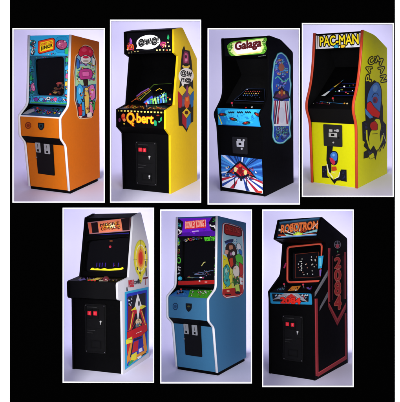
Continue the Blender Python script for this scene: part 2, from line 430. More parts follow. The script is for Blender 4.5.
#@CABS
# ------------------------------------------------------------------ A: orange cabinet
def coin_nintendo(c, face, door_px, plates, body, knob):
    q = rnd(face.pxs(door_px), .012); door = plate('coin_door', face, q, -.002, .009, DOORBL, c.root, .0015)
    for x0, y0, x1, y1 in plates:
        a, b = face.px(x0, y1), face.px(x1, y0)
        r = rect(a.x, a.y, b.x, b.y); s = plate('coin_slot', face, rnd(r, .008), .0092, .016, GREYPL, door, .001)
        m = (a.x + b.x) / 2; h = b.y - a.y
        plate('coin_groove', face, rect(m - .003, a.y + h*.45, m + .003, a.y + h*.85), .0161, .0166, BLK, s)
        plate('coin_return', face, rect(m - .014, a.y + h*.1, m + .014, a.y + h*.33), .0161, .0168, DOORBL, s)
    bm = bmesh.new(); p = face.px(*knob); prism(bm, face, [(p.x + .009*math.cos(a*.5236), p.y + .009*math.sin(a*.5236)) for a in range(12)], .0092, .022)
    link('lock', bm, STEEL, door)
    us = [p.x for p in q]; vs = [p.y for p in q]
    plate('lower_door', face, rnd(rect(min(us) + .018, min(vs) + .02, max(us) - .018, min(vs) + (max(vs)-min(vs))*.66), .006), .0092, .0125, DOORBL, door, .001)
def nintendo(key, label, ypr, t, prof, side, body, bez_mat, marq_mat, px):
    c = Cab(label, ypr, t, prof, {2: .03, 3: .03, 4: .03, 5: .05, 6: .012, 7: .01}, side, WHITE, .04, front_n=4)
    d = .014; I = lambda i: c.inset(i, d)
    lf = c.slab('front_panel', Vector(I(0)), I(2), body)
    c.slab('control_underside', I(2), I(3), BLK)
    cf = c.slab('control_panel', I(3), I(4) + Vector((0, -.012)), body)
    c.slab('control_lip', I(4) + Vector((-.002, -.012)), I(4) + Vector((-.002, .003)), WHITE if key == 'A' else body)
    q = Vector((prof[5][0] + .10, prof[5][1] - .04)); dk = c.slab('control_deck', I(4) + Vector((.002, 0)), q, mat('deck_blue', '#1d4f86', .4) if key == 'A' else mat('deck_navy', '#101a28', .4))
    bz0 = Vector((prof[5][0] + .022, prof[5][1] + .0)); c.slab('recess_panel', q, bz0 + Vector((.02, .004)), BLK)
    top = I(6) + Vector((.0, -.004)); whole = c.face(bz0, top); ln = (top - bz0).length
    vm = whole.px(*px['marq_split']).y; split = bz0 + (top - bz0) * (vm / ln)
    gl = fillet(whole.pxs(px['glass']), [.05] * 4, 5, True)
    bf = c.slab('monitor_bezel', bz0, split, bez_mat, .03, hole=gl)
    plate('monitor_glass', bf, rnd(rect(-bf.wi + .01, .02, bf.wi - .01, vm - .005), .01), -.06, -.034, GLASS, c.root)
    mf = c.slab('marquee', split + (top - split).normalized() * .003, top, marq_mat, .012)
    tp = Vector(prof[7]); c.slab('top_panel', top + Vector((.0, .0)), tp + Vector((-.01, -.006)), BLK if key == 'A' else side)
    return c, lf, cf, dk, bf, mf
ORANGE = mat('orange_laminate', (.68, .165, .003), .36, .18, noise=.12, bump=.1)
c, lf, cf, dk, bf, mf = nintendo('A', 'orange upright arcade cabinet with white edge trim and a cyan picture frame around the screen',
    (-0.4389, 0.3207, -0.028), (-1.93, 7.04, 0.159),
    [(0, 0), (.658, 0), (.024, .569), (-.052, .673), (-.022, .923), (.154, 1.038), (.33, 1.864), (.901, 1.755)],
    ORANGE, ORANGE, mat('bezel_teal', '#17607c', .4), mat('marquee_cyan', '#2b9ecf', .35, .2, emit=.4),
    dict(marq_split=(49, 55.8), glass=[(33.6, 59), (64, 56.2), (64, 96), (36.2, 95)]))
A_ = c; R = c.root
a = Art(mf, emit=.4)
a.splat([(28.5, 38.5), (37, 37.5), (37, 56), (28.5, 57)], ['#1c4a52', '#7b1f33', '#e8e4dc', '#1a6f6a', '#2ec0d8', '#0c2c3c'], 40, .9, 2.2, 3)
a.splat([(55, 36), (70, 34.5), (70, 54), (55, 55)], ['#35b6de', '#48c5e8', '#1f86b4'], 10, .8, 2, 14, edge=None)
a.rpoly('#5e1414', [(37.9, 41), (53.3, 37.4), (55.3, 39.5), (54.9, 50.2), (39.6, 54.3), (37.6, 52.5)], 1.5)
a.rpoly('#e2401c', [(38.6, 41.5), (53, 38.2), (54.6, 39.9), (54.2, 49.7), (39.9, 53.6), (38.3, 52)], 1.2)
a.rpoly('#f7d418', [(40, 42.8), (52.6, 39.8), (53.4, 40.8), (53.1, 48.6), (40.8, 51.9), (39.7, 51)], .8)
a.text('#c22212', 'DONKEY KONG', (40.4, 46.3), (52.8, 43.4), (40.4, 43.5), .03)
a.text('#2a0a05', 'JUNIOR', (41, 51), (52.6, 48), (40.8, 46.8), .05)
a.shape('#1f8ec0', [(55.6, 40), (58, 37), (66, 36), (68.6, 40), (68.4, 50), (64, 53), (56, 52)], 2, .3, '#0f5f8c').shape('#2fae62', [(65, 49), (69, 47), (69.2, 54), (65, 54)], .8, .3).ell('#26101c', 61.6, 44.8, 6, 5.2, rot=.1); a.ell('#a8486f', 61.8, 44.6, 5.2, 4.5)
a.splat([(57, 40), (67, 39.5), (67, 49.5), (57, 50.5)], ['#c96a8c', '#b04c78', '#f3e3e3', '#8c2f5b', '#e8a0b0'], 12, .8, 1.9, 4)
a.splat([(40, 54), (56, 51.5), (56, 55), (40, 57)], ['#d84060', '#f0ede8', '#5c2d8c', '#2ec0d8'], 5, .5, 1.1, 6)
a.done('marquee_art', R)
a = Art(bf, .0008)
cy = ['#2aa6b8', '#1d8a7c', '#39c0d8', '#135a66', '#2fae62', '#0e3f52', '#c04a8a']
a.splat([(27.5, 58), (33.2, 58), (35.6, 94), (35.6, 104), (27, 104)], cy[:6], 95, .8, 1.9, 5)
a.splat([(27, 82), (35, 82), (35.4, 93), (28, 93)], ['#d85a9a', '#e88ab8', '#b03c78'], 12, .7, 1.7, 7)
a.poly('#38a8d8', [(35.6, 96), (68.6, 97.3), (68, 103.6), (30.5, 102.4), (30.5, 97)])
a.splat([(31, 96), (68, 97.6), (67.6, 103.6), (31, 102.6)], ['#49c2e8', '#2f86c8', '#2fae8a', '#7a3ca0', '#e0447c', '#f2f2f2', '#1b5fa0'], 95, .7, 1.5, 8)
a.line('#3fae58', [(31, 102.4), (67.8, 103.6)], 1.1)
a.splat([(64.8, 54), (69.4, 53.8), (69, 103), (64.8, 103)], ['#2fb06a', '#2f9cd8', '#4cc6e8', '#d85a9a', '#e8c24a', '#1a7a4a', '#1c4f88'], 130, .7, 1.7, 9)
a.splat([(34, 56.8), (64, 54.6), (64, 56.5), (34, 59)], ['#2fa0c8', '#1b6a94', '#3ac0a0', '#d85a9a'], 34, .5, 1.1, 10)
for x, y, co in ((30.6, 62, '#1f9a8a'), (30.2, 70, '#2a7ab8'), (31, 78, '#2fae62'), (31.6, 98, '#2a9ad0')): a.shape(co, [(x - 1, y + 2), (x - .5, y - 2.4), (x + 1, y - 1.6), (x + 1.4, y + 1.6)], .7, .3)
for x, y, co in ((67, 60, '#38c070'), (66.6, 68, '#3ab0e8'), (67, 76, '#e0609a'), (66.4, 84, '#e8c84a'), (66.8, 92, '#3ab0e8')): a.shape(co, [(x - 1.6, y + 2), (x - .8, y - 2.6), (x + 1.4, y - 2), (x + 1.6, y + 1.6)], .9, .3)
a.shape('#e070a8', [(32, 83), (34.4, 85), (35.6, 90), (33, 91.4), (31, 87)], 1, .4).shape('#f0b0cc', [(32.4, 85), (34, 86), (34, 88.6), (32.8, 88)], .6, .2)
for x, co in ((36, '#7a3ca0'), (41, '#58c8ec'), (55, '#e0609a'), (60, '#2f70c0')): a.shape(co, [(x - 2, 99), (x, 97.2), (x + 2.4, 98.4), (x + 1.4, 101), (x - 1, 101.2)], .9, .35)
a.ell('#f1efe9', 48.5, 98.4, 2, 1.6).ell('#1a1a20', 48.6, 98.4, 1.1, .9)
a.done('bezel_art', R)
a = Art(bf, -.0335, emit=.35)  # brownish reflections painted onto the screen glass, with a faint glow
a.splat([(50, 84), (63.5, 78), (63.5, 96), (46, 96)], ['#4a1812', '#35221a', '#5a2a20', '#241a28', '#5c4a30'], 26, .8, 2.4, 11, edge=None)
a.ell('#7c3030', 57, 83, 2.6, 1.2, rot=-.2).ell('#a03028', 48.5, 94, 1.2, .8).line('#8a6a30', [(51.5, 92.4), (55.5, 92)], .8)
a.done('screen_marks', R)
a = Art(dk)
a.poly('#274f78', [(17.8, 114.4), (60.8, 117.4), (70, 106.4), (27, 104.8)])
a.splat([(27, 107), (66, 107.6), (60, 116.6), (22, 113.8)], ['#1a2a6a', '#7a3a9a', '#2fa0c8', '#141428', '#3d8a4a', '#3c3c8c', '#c8502a'], 80, .7, 2, 12)
a.poly('#b9bcc0', [(25.5, 110), (34.2, 108.6), (34.6, 111.4), (27, 114.4), (22.5, 114)])
a.done('control_art', R)
controls(c, dk, [('joystick', 38.5, 111.5, '#b82020'), ('button', 50, 113, '#d84820'), ('button', 55, 113.6, '#f0c020'), ('button', 59.5, 114, '#e8e8e8')])
a = Art(cf)
for col, k in (('#7a2a08', 1), ('#c25a10', .72), ('#8a320a', .55)):
    a.poly(col, [(28.2 + 3.3*k*math.cos(i*math.pi/4 + .39), 125.4 + 3.6*k*math.sin(i*math.pi/4 + .39)) for i in range(8)])
a.rpoly('#111418', [(37.8, 122.6), (44.4, 123), (44.4, 127.4), (42.6, 129.8), (41, 130.5), (39.4, 129.4), (37.9, 127)], .6)
a.poly('#20404a', [(39.2, 124.2), (43, 124.4), (43, 127), (41, 129), (39.2, 127)]); a.ell('#0c0e10', 41.1, 126.2, 1.2, 1.4)
a.done('control_art', R)
coin_nintendo(c, lf, [(35.4, 140.4), (53.2, 142.8), (55, 175.6), (38.4, 173.4)], [(36.7, 142.6, 40.6, 152), (45.4, 144, 50, 153.6)], None, (37.4, 157))
a = Art(c.side)
out = [(79.5, 52), (81.5, 46.6), (84, 44.6), (87, 44.8), (91, 46.6), (93.6, 50.4), (94.2, 55), (96.4, 60), (97, 78), (97, 98), (94.6, 104), (94, 112), (92, 118), (80, 119.4), (77.4, 117), (76.4, 108), (74, 100), (74.2, 84), (73.4, 72), (75, 56)]
a.rpoly('#e9c9a0', out, 1.5)
sh = lambda k: [((x - 85.3) * k + 85.3, (y - 82) * (1 - (1 - k) * .35) + 82) for x, y in out]
a.rpoly('#5a1d08', sh(.93), 1.5); a.rpoly('#7fb8d0', sh(.86), 1.5)
a.poly('#a7dba8', [(75.6, 66), (95.4, 65), (95.8, 84), (75.2, 86)]).poly('#3a6fb0', [(75.6, 86), (95.6, 84), (95.4, 102), (77, 104)]).poly('#2a1a3c', [(77, 103), (95, 101), (93, 116), (79, 118)])
a.splat([(76, 58), (95.4, 58), (95.4, 84), (75.4, 84)], ['#2f8fc8', '#e8c838', '#3aa05a', '#e8e0d0', '#58b8d8', '#7a3a9a', '#f0a0b8'], 44, 1.2, 2.6, 21)
a.splat([(76.6, 86), (95, 84), (94.6, 116), (79, 117)], ['#e8c838', '#d84a8a', '#3aa05a', '#e8e0d0', '#c83828', '#8a4aa0', '#f0a0b8', '#4ac0e8', '#f08a30'], 70, 1.1, 2.6, 22)
a.shape('#d81c44', [(78.4, 54), (80, 48.4), (84.4, 46), (90, 47.4), (93.4, 52), (91.6, 57), (86, 54.4), (80.6, 57)], 1.5).ell('#f04a6a', 84, 50, 2.6, 1.8).ell('#f04a6a', 90, 51.4, 1.2, 1.4)
a.shape('#f3efe6', [(80.6, 57), (85.4, 55), (90.4, 57), (90.6, 61.4), (86, 64), (81.2, 62)], 1.8).ell('#b8a898', 85.6, 61, 3, 1).ell('#d81c44', 85.6, 57.2, 3, 1.3)
a.shape('#e4f2e6', [(92, 57), (94.6, 59), (94.6, 65), (92.4, 66)], .8).shape('#2f6fc0', [(76.4, 58), (79, 60), (79.6, 67), (77, 69)], .8)
a.shape('#c03a8a', [(79.8, 70), (85, 68.4), (91, 69.4), (92.6, 74), (91, 78.6), (80.4, 79.6), (78.8, 75)], 1.6).shape('#e86ab0', [(82, 72), (88.6, 71.4), (89.4, 75.6), (82.4, 76.4)], 1, .3)
a.shape('#2a1408', [(83, 80), (88, 79.6), (87.6, 86), (84, 86)], .8, .2)
a.shape('#38b4ec', [(76.8, 87), (79.6, 83.6), (82.4, 87), (83.4, 95), (82, 103), (78.4, 104), (76.4, 97)], 1.4).ell('#a0e0f8', 79.4, 91, 1, 3).shape('#e07ab8', [(89, 86), (93, 84.4), (95, 91), (94.6, 98), (91.4, 101), (89.4, 95)], 1.4).ell('#f8c0dc', 92, 91, 1, 2.6)
a.shape('#f0d060', [(84.6, 88), (87.6, 87.6), (88.6, 97), (88.2, 113), (85.6, 114), (84.4, 98)], .8).shape('#38a0e0', [(81.6, 102), (84, 101.6), (84.6, 115.4), (82.2, 116)], .6).shape('#e88ab8', [(89.6, 102), (92, 101.4), (92.6, 113), (90, 114)], .6).shape('#3cae58', [(93, 101), (94.8, 102), (94, 110), (92.8, 110)], .5)
a.splat([(77.6, 84), (94.6, 82), (94, 112), (80, 114)], ['#2a1a4c', '#e8c838', '#3aa05a', '#e8e0d0', '#c83828', '#f08a30', '#201028'], 26, .7, 1.5, 23)
a.splat([(77, 64), (80, 64), (80, 84), (76.4, 84)], ['#e8c838', '#2a6ab8', '#c83828', '#f4f0e8'], 8, .7, 1.3, 24).splat([(92, 64), (95.4, 64), (95.6, 84), (92.4, 84)], ['#e8c838', '#2a6ab8', '#c83828', '#3aa05a'], 10, .7, 1.3, 25)
a.shape('#d82018', [(78, 107), (81.4, 106), (82, 115), (78.8, 116)], .5, .3).poly('#ece4d8', [(78.6, 116.2), (82, 115.8), (82, 117.4), (79.6, 117.8)]).shape('#f0e8d8', [(87, 113), (91.4, 112), (91.6, 116.6), (87, 117)], .7, .3)
a.done('side_art', R)
niche('A', c)

# ------------------------------------------------------------------ B: black front, yellow sides
YEL = mat('yellow_laminate', (.78, .54, .006), .36, .18, noise=.12, bump=.1)
c = Cab('black fronted arcade cabinet with yellow sides and a white speech balloon on its marquee', (-0.4876, 0.2836, -0.0404), (-0.622, 6.382, 0.111),
    [(0, 0), (.644, 0), (.063, .657), (-.029, .742), (-.004, .938), (.182, .975), (.322, 1.493), (.237, 1.533), (.259, 1.776), (.447, 1.797), (.764, 1.448)],
    {9: .03, 10: .02}, YEL, black_edge=True)
R = c.root; I = lambda i: c.inset(i, .012)
lf = c.slab('front_panel', I(0), I(2), BLK); c.slab('control_underside', I(2), I(3), BLK)
cf = c.slab('control_panel', I(3), I(4), BLK)
dk = c.slab('control_deck', I(4), I(5) + Vector((.05, -.005)), BLK)
mb = Vector((.19, .985)); mt = Vector((.60, 1.36))
mon = c.slab('monitor_bezel', I(5) + Vector((.05, -.004)), mt, BLK, .02)
c.slab('recess_panel', mt, Vector((.50, 1.55)), BLK); c.slab('speaker_panel', Vector((.50, 1.55)), I(7) + Vector((0, .006)), BLK)
mf = c.slab('marquee', I(7), I(8), mat('marquee_black', (.003, .003, .004), .25, .12)); c.slab('top_panel', I(8) + Vector((-.006, .002)), I(9) + Vector((0, -.001)), BLK)
c.slab('rear_slope', I(9) + Vector((-.004, -.003)), Vector(c.prof[10]) + Vector((-.012, 0)), BLK)
a = Art(mf, .0015, emit=.4)
a.ell('#f4f3ef', 148.4, 42.2, 12, 7.2, 32, rot=-.12); a.poly('#f4f3ef', [(138, 45), (136, 49), (143, 48.4)])
a.text('#101010', '@!#?@!', (138.6, 46.8), (158.4, 44.6), (138.6, 39.4), .055)
for x, y, k, co in ((130.6, 46.5, 1, ['#e8502a', '#f08a3a', '#b83018']), (163, 43.4, .8, ['#c83a78', '#e87aa0', '#8a2458'])):
    a.rpoly(co[0], [(x-3*k, y-2*k), (x+3*k, y-2*k), (x+3.4*k, y+3.6*k), (x-3.6*k, y+3.6*k)], 1.4)
    a.splat([(x-4*k, y-3*k), (x+4*k, y-3*k), (x+4*k, y+5*k), (x-4*k, y+5*k)], co, 9, .7, 1.4, int(x))
a.splat([(126.6, 44), (130, 40), (135, 45), (134.6, 50.6), (127, 51.4)], ['#e8502a', '#f08a3a', '#b83018', '#c83a78'], 22, .7, 1.3, 35).splat([(160, 40.6), (167, 40), (167.6, 48), (161, 48.6)], ['#c83a78', '#e87aa0', '#8a2458', '#e8a03a'], 20, .6, 1.2, 36)
a.rpoly('#8a3aa0', [(130.2, 37.4), (132.2, 40), (132.4, 43.8), (130, 44.4), (129.6, 40)], .7).poly('#d88ac0', [(130.8, 39), (131.8, 41), (131, 43)])
a.rpoly('#1f9a5a', [(168, 34), (169.4, 37), (169, 39.6), (167, 39)], .6)
for x, y in ((129, 52.6), (131.6, 52.3), (135, 51.9), (138, 51.5), (157, 50.2), (160, 49.9), (163.6, 49.9), (167, 50.2), (170, 50), (165.6, 46), (169, 46.2), (168, 42.4), (127.6, 49.6)):
    a.ell('#ecd68a', x, y, .85, .8, 8)
a.ell('#d83a2a', 166.6, 50.4, .8, .8, 8)
a.done('marquee_art', R)
# monitor lying low at the back, a stack of coloured steps on it
gp = mon.pxs([(141.5, 101.6), (157, 84.6), (172.4, 83.6), (173.6, 104.6)])
a = Art(mon, .001)
a.line('#4a6a20', [(138.6, 99.6), (154, 84.6), (171.6, 83.6)], .5).line('#7a4a9a', [(136.6, 96.4), (141.4, 92.4), (149, 88.4)], 1.1).line('#b85a28', [(131.4, 102), (142, 94), (150, 89.4)], .6)
a.line('#b8b03a', [(140, 100.4), (145, 95.4), (151, 90)], .5).splat([(131, 101), (146, 90), (149, 91), (139, 102.6)], ['#2a8a4a', '#b83a28', '#5a3a8a', '#c8a030'], 14, .4, 1, 31, edge=None)
a.done('bezel_art', R)
g = plate('monitor_glass', mon, fillet(gp, [.02]*4, 4, True), .0005, .004, GLASS, R)
a = Art(mon, .0045, emit=.45)
a.poly('#3a3ab0', [(143.5, 102.6), (152.4, 95.6), (154, 106), (146.4, 105.4)])
for i in range(9):
    x = 144 + i * 2.6; a.poly(['#3a68c8', '#7ab8d8', '#2a8a6a', '#6ab85a', '#9ad878', '#58a8c8'][i % 6], [(x, 102.4 - i*1.1), (x + 1.7, 101.6 - i*1.1), (x + 2.6, 105.6 - i*.4), (x + .9, 105.4 - i*.3)])
a.splat([(146, 100.6), (166, 90.5), (168, 102), (148, 105.6)], ['#6ab85a', '#9ad878', '#3a68c8', '#2a5a8a', '#b8d86a'], 30, .6, 1.3, 33, edge='#08140c')
a.line('#c8a028', [(156, 91), (159.5, 88.8), (162, 90)], .6).ell('#f0d020', 170.2, 99.6, 1, 1, 10).ell('#c83a28', 168, 97.8, .6, .6, 8).line('#a03a28', [(165, 107), (171.5, 104.6)], .6)
a.done('screen_marks', g)
a = Art(dk)
a.poly('#1a1206', [(116, 108.8), (166.4, 111.4), (176, 107.2), (125, 103.6)])
a.splat([(118, 108.6), (124.5, 104), (175, 107.4), (166.6, 111)], ['#d88a1a', '#b8501a', '#f0c83a', '#7a2a0a', '#3a3010', '#e8a83a'], 90, .5, 1.5, 34)
a.done('control_art', R)
controls(c, dk, [('joystick', 147, 107.6, '#d83018'), ('button', 132, 106.8, '#d84820'), ('button', 158, 108.6, '#d84820')])
a = Art(cf, .0015)
for i in range(15):
    x = 117.3 + i * 3.32; y = 109.9 + i * .14
    a.poly('#f0dc68', [(x, y), (x + 1.9, y + .08), (x + 1.7, y + 1.6), (x + .1, y + 1.5)])
a.text('#f6c21a', 'Q', (126.8, 124.2), (134.2, 124.8), (127, 112.6), .035, outline='#c8401a', ow=.03)
a.poly('#c8401a', [(130.6, 120.6), (132.4, 120.8), (134.6, 126.6), (132, 126.2)]).poly('#f6c21a', [(131, 121), (132.1, 121.2), (133.9, 125.9), (132.3, 125.7)])
a.ell('#f6a81a', 135.6, 119.4, .8, .9, 8)
a.text('#f6c21a', 'bert', (137, 122.4), (153.4, 123.6), (137, 113.4), .03, outline='#c8401a', ow=.03)
a.ell('#c8281a', 123.4, 117.4, 1.9, 3.6, rot=-.2).ell('#e8602a', 123.4, 115.4, 1.7, 1.8).ell('#f08a4a', 124.4, 120, 1.4, 1.6).ell('#f0c83a', 124.2, 123.8, .8, .8, 8).ell('#6a2a5a', 119.6, 120, 1.2, 2)
a.rpoly('#1f9a6a', [(154.6, 120), (156.6, 121), (157, 125.4), (154.8, 126.2), (153.8, 123)], .8).rpoly('#2aa05a', [(160.2, 118), (162, 116.6), (162, 120.4), (160.4, 122)], .6).ell('#58c88a', 159.2, 121.8, .8, .8, 8)
a.ell('#8a2a1a', 158, 115.4, 1.6, .8, 8)
a.done('control_art', R)
coin_atari(c, lf, 137, 140.8, 157.2, 184, [(141.4, 149.6), (145.6, 150.2)], [(150.2, 156.6), (150.2, 176)])
a = Art(c.side)
out = [(184, 45.4), (185.3, 50), (189.4, 50.6), (191.4, 60), (192.6, 72), (193.4, 92), (193.2, 121.4), (189.8, 123.6), (186.6, 132), (182.4, 126), (178.6, 125.6), (177.8, 100), (179.6, 84), (180.6, 66), (182, 50)]
a.poly('#0c0a0c', out)
a.rpoly('#7a2448', [(184.2, 51), (188, 52), (189, 58), (188.6, 64.5), (183.6, 64.8), (182.6, 58)], 1.6).rpoly('#c85a8a', [(184.6, 52.8), (187.4, 53.6), (188, 58.6), (187, 62.6), (184.4, 62.8)], 1.4).ell('#3c1830', 185.8, 56.6, 1.1, 1.6).ell('#e89ab8', 186.2, 60, 1.2, 1)
a.ell('#e8c84a', 186, 66.2, 3.8, 2.2).ell('#0c0a0c', 186, 64.8, 2.8, 1.6)
a.ell('#f2f0ec', 186, 76, 7.6, 8, 28).poly('#f2f0ec', [(181, 81), (184.4, 83.4), (182.4, 88)])
a.text('#15151a', '@!#', (180.4, 76.4), (191.6, 77.4), (180.6, 70), .04); a.text('#15151a', '?!@', (181, 82.4), (191, 83), (181, 77.6), .04)
def cube(x, y, s, t, l, r):
    a.poly(t, [(x, y - s), (x + s*.8, y - s*.1), (x, y + s), (x - s*.8, y - s*.1)])
    a.poly(l, [(x - s*.8, y), (x, y + s*1.1), (x, y + s*3.1), (x - s*.8, y + s*2)]).poly(r, [(x, y + s*1.1), (x + s*.8, y), (x + s*.8, y + s*2), (x, y + s*3.1)])
cube(182, 90.6, 5.4, '#e8c42a', '#b01828', '#5a5460'); cube(190, 90.6, 4.6, '#e8c42a', '#6a6470', '#1f6fb0'); cube(186.4, 113, 5.2, '#e8c42a', '#a81428', '#1f6fb8')
a.poly('#b01828', [(178, 92), (180.8, 98), (181.2, 108), (178.4, 107.6)]).poly('#1f6fb8', [(190.4, 96), (193.2, 92), (193.2, 106), (191, 107.6)])
a.rpoly('#e0561a', [(185, 97), (188.4, 95), (189.6, 103), (188, 108.4), (185, 107.6), (184, 102)], 1.6).ell('#f08a3a', 187, 99.4, 1.3, 2).rpoly('#8a3a6a', [(187, 84.6), (188.4, 88), (187.6, 97), (185.8, 97.4), (186, 88)], 1).rpoly('#6a5a80', [(182.4, 98.6), (184.6, 100), (184, 107), (182.2, 105.6)], .8).ell('#4a1408', 186.4, 112.6, 1.8, 1.9)
a.done('side_art', R)
niche('B', c)

# ------------------------------------------------------------------ C: black cabinet, cyan control panel
def midway_door(c, face, quad, dets, name='coin_door', m=None):
    door = plate(name, face, rnd(face.pxs(quad), .012), -.002, .012, m or mat('charcoal_metal', (.008, .008, .009), .4, .25, noise=.3, bump=.2), c.root, .003)
    s = mat('bright_steel', (.75, .75, .72), .25, .5, metal=.6)
    for kind, x0, y0, x1, y1 in dets:
        p, q = face.px(x0, y1), face.px(x1, y0)
        if kind == 'r': plate('coin_plate', face, rnd(rect(p.x, p.y, q.x, q.y), .004), .0122, .017, s, door, .001)
        if kind == 'k': plate('coin_slot', face, rnd(rect(p.x, p.y, q.x, q.y), .003), .0172, .018, DOORBL, door)
        if kind == 'd': plate('lock', face, [((p.x+q.x)/2 + (q.x-p.x)/2*math.cos(i*.5236), (p.y+q.y)/2 + (q.x-p.x)/2*math.sin(i*.5236)) for i in range(12)], .0122, .02, s, door)
    return door
c = Cab('all black arcade cabinet with a cyan control panel and blue rays on its lower front', (-0.6401, 0.277, -0.053), (0.529, 6.937, 0.093),
    [(0, 0), (.766, 0), (-.03, .855), (-.086, 1.005), (.091, 1.163), (.135, 1.257), (.156, 1.889), (.445, 1.835), (.766, 1.677)],
    {3: .05, 4: .08, 5: .08, 6: .02, 7: .03, 8: .03}, BLK)
R = c.root; I = lambda i: c.inset(i, .012)
lf = c.slab('front_panel', I(0), I(2), BLK)
pt = Vector((-.022, 1.062)); cf = c.slab('control_panel', I(2), pt, mat('cyan_panel', '#1ba3dc', .32))
dk = c.slab('control_deck', pt + Vector((.002, .001)), Vector((.16, 1.10)), BLK)
mon = c.slab('monitor_bezel', Vector((.16, 1.101)), Vector((.56, 1.42)), RECESS); c.slab('recess_panel', Vector((.56, 1.42)), Vector((.44, 1.62)), RECESS)
c.slab('speaker_panel', Vector((.44, 1.62)), Vector((.172, 1.672)), RECESS)
mf = c.slab('marquee', Vector((.172, 1.672)), I(6) + Vector((0, -.006)), mat('marquee_black', (.003, .003, .004), .25, .12)); c.slab('top_panel', I(6) + Vector((0, -.006)), I(7) + Vector((0, -.008)), BLK)
c.slab('rear_slope', I(7) + Vector((-.004, -.008)), Vector(c.prof[8]) + Vector((-.012, -.002)), BLK)
a = Art(mf, emit=.4)
a.rpoly('#58a028', [(227, 46), (229, 43.4), (233, 41.4), (266, 37), (267.4, 39.6), (265, 43), (267.2, 48.6), (264.6, 53.6), (233, 57.2), (229, 54)], 1.8)
a.rpoly('#e6f09a', [(231.4, 43), (264.4, 38.2), (263, 42), (264, 48), (262, 52.4), (235.6, 56), (230.6, 52), (232.4, 47)], 1.6)
a.rpoly('#fbe9ee', [(234.4, 43.6), (260.6, 40.6), (261, 50.4), (237.4, 54.4), (233.6, 50)], 1.6)
a.splat([(227, 44), (232.8, 42.4), (233, 55), (228, 54)], ['#6ac838', '#2f7a1a', '#a8e058', '#c8e88a'], 22, .5, 1.4, 41, edge='#12300a')
a.splat([(261.5, 39), (266.6, 38.4), (266.6, 52.4), (262, 53)], ['#6ac838', '#2f7a1a', '#a8e058', '#c8e88a'], 22, .5, 1.4, 42, edge='#12300a')
a.text('#5a1418', 'Galaga', (235.4, 52.4), (261.2, 48.6), (235.2, 42.4), .03, outline='#1a0a0a', ow=.02)
a.line('#d8b848', [(238, 54.8), (250, 53.6), (261, 51.8)], .5); a.text('#787878', '-----', (258.6, 56.6), (265.6, 55.7), (258.6, 56.1))
a.done('marquee_art', R)
a = Art(cf)
a.poly('#1580c8', [(217.6, 115), (222, 109.4), (228, 109.4), (226, 125), (221.6, 124.6)])
a.rpoly('#38c0ea', [(224, 110.2), (258, 110), (256, 117), (246, 122), (228, 119)], 3)
a.splat([(219, 112), (259, 111), (258, 125.6), (221, 123.6)], ['#2fb4e8', '#1a8ad0', '#45cdf0', '#1272c0'], 30, 1, 3, 43, edge=None)
for x, y, r in ((233.4, 119.2, .25), (246.4, 123, -.15), (257.6, 114.6, .5), (222.6, 114.6, 0)):
    a.ell('#122038', x, y, 4.2, 1.7, 10, rot=r).ell('#8c2018', x - .6, y - .2, 2.2, 1.1, 8, rot=r).ell('#1c6a40', x + 2, y + .8, 1.3, .7, 8, rot=r).ell('#e0582a', x - 1, y - .5, .7, .5, 8)
for x in (228.4, 237, 245): a.text('#0c2038', 'ARK'[::-1] if 0 else '~~~', (x, 113.4), (x + 6, 113.2), (x, 111.4), .02)
a.line('#e8d84a', [(217, 114.4), (219.4, 117.4), (222.2, 124.4)], .9).line('#0a4a94', [(222, 124.6), (259.6, 127)], .8)
a.done('control_art', R)
controls(c, dk, [('joystick', 232.4, 106.6, '#d8304a'), ('button', 246, 108.4, '#c82828'), ('button', 252, 107.8, '#e8e8e8')])
a = Art(mon, .001, emit=.25)
gp = mon.pxs([(232.5, 101.5), (246, 88.2), (265.5, 88.4), (266.5, 103.4)]); g = plate('monitor_glass', mon, fillet(gp, [.03]*4, 4, True), .0004, .004, GLASS, R)
a.h = .0045
a.loop('#26304a', [(234, 100.6), (246.8, 89), (264.6, 89.2), (265, 102)], .5)
a.splat([(236, 100), (247, 90), (263, 90.4), (263.6, 101)], ['#3a4a7a', '#8a5a3a', '#8a8aa8', '#4a3a6a', '#a83a3a'], 14, .25, .5, 44, edge=None)
for j in range(3):
    for i in range(7): a.ell(['#c84848', '#d8b048', '#4878c8'][j], 246 + i * 2.3 - j * 1.3, 91.6 + j * 1.9, .55, .45, 6)
a.ell('#c8a070', 256, 93.8, .8, .7, 8).ell('#b8c8e0', 247.2, 89.6, .6, .5, 8).ell('#e0e0f0', 262, 105, .5, .5, 6); a.done('screen_marks', g)
midway_door(c, lf, [(232.6, 136.4), (247.6, 137.4), (248, 154.4), (233.2, 153)], [('r', 237.4, 141.2, 244.4, 146.4), ('k', 239.4, 142.6, 242, 144.6), ('d', 243.4, 139, 245.4, 141), ('r', 237.6, 139, 241.4, 140.4), ('d', 241.6, 147.6, 243.4, 149.2)], m=mat('charcoal_metal', (.008, .008, .009), .4, .25, noise=.3, bump=.2))
reg = [(221, 154.6), (262.2, 159.4), (263, 193.6), (222, 186.8)]
a = Art(lf)
a.poly('#2d66b8', reg)
a.rays(['#e8eef8', '#4a90d8', '#1a3f8c', '#4aa0e0', '#12306a', '#c8d8f0', '#2458a8'], 241, 170, reg, 34, 51)
low = [(221.9, 176.4), (262.6, 181), (263, 193.6), (222, 186.8)]
a.poly('#eceef2', low)
for k, (p, q) in enumerate((((222, 178), (222, 181)), ((222, 183.6), (222.4, 186.6)), ((230, 188), (234, 188.6)), ((246, 190.6), (250, 191.2)), ((256, 192.4), (261, 193.2)), ((262.8, 187.4), (263, 190.4)), ((262.6, 181.4), (262.8, 184)))):
    a.poly(['#b8283a', '#28489a'][k % 2], [(242, 174), p, q])
a.splat([(225, 164), (258, 166.6), (259, 181), (224, 178)], ['#c02030', '#e8e8f0', '#1c2f70', '#8a1a2a', '#3a78c8', '#f0d8a0'], 60, .8, 2.2, 52)
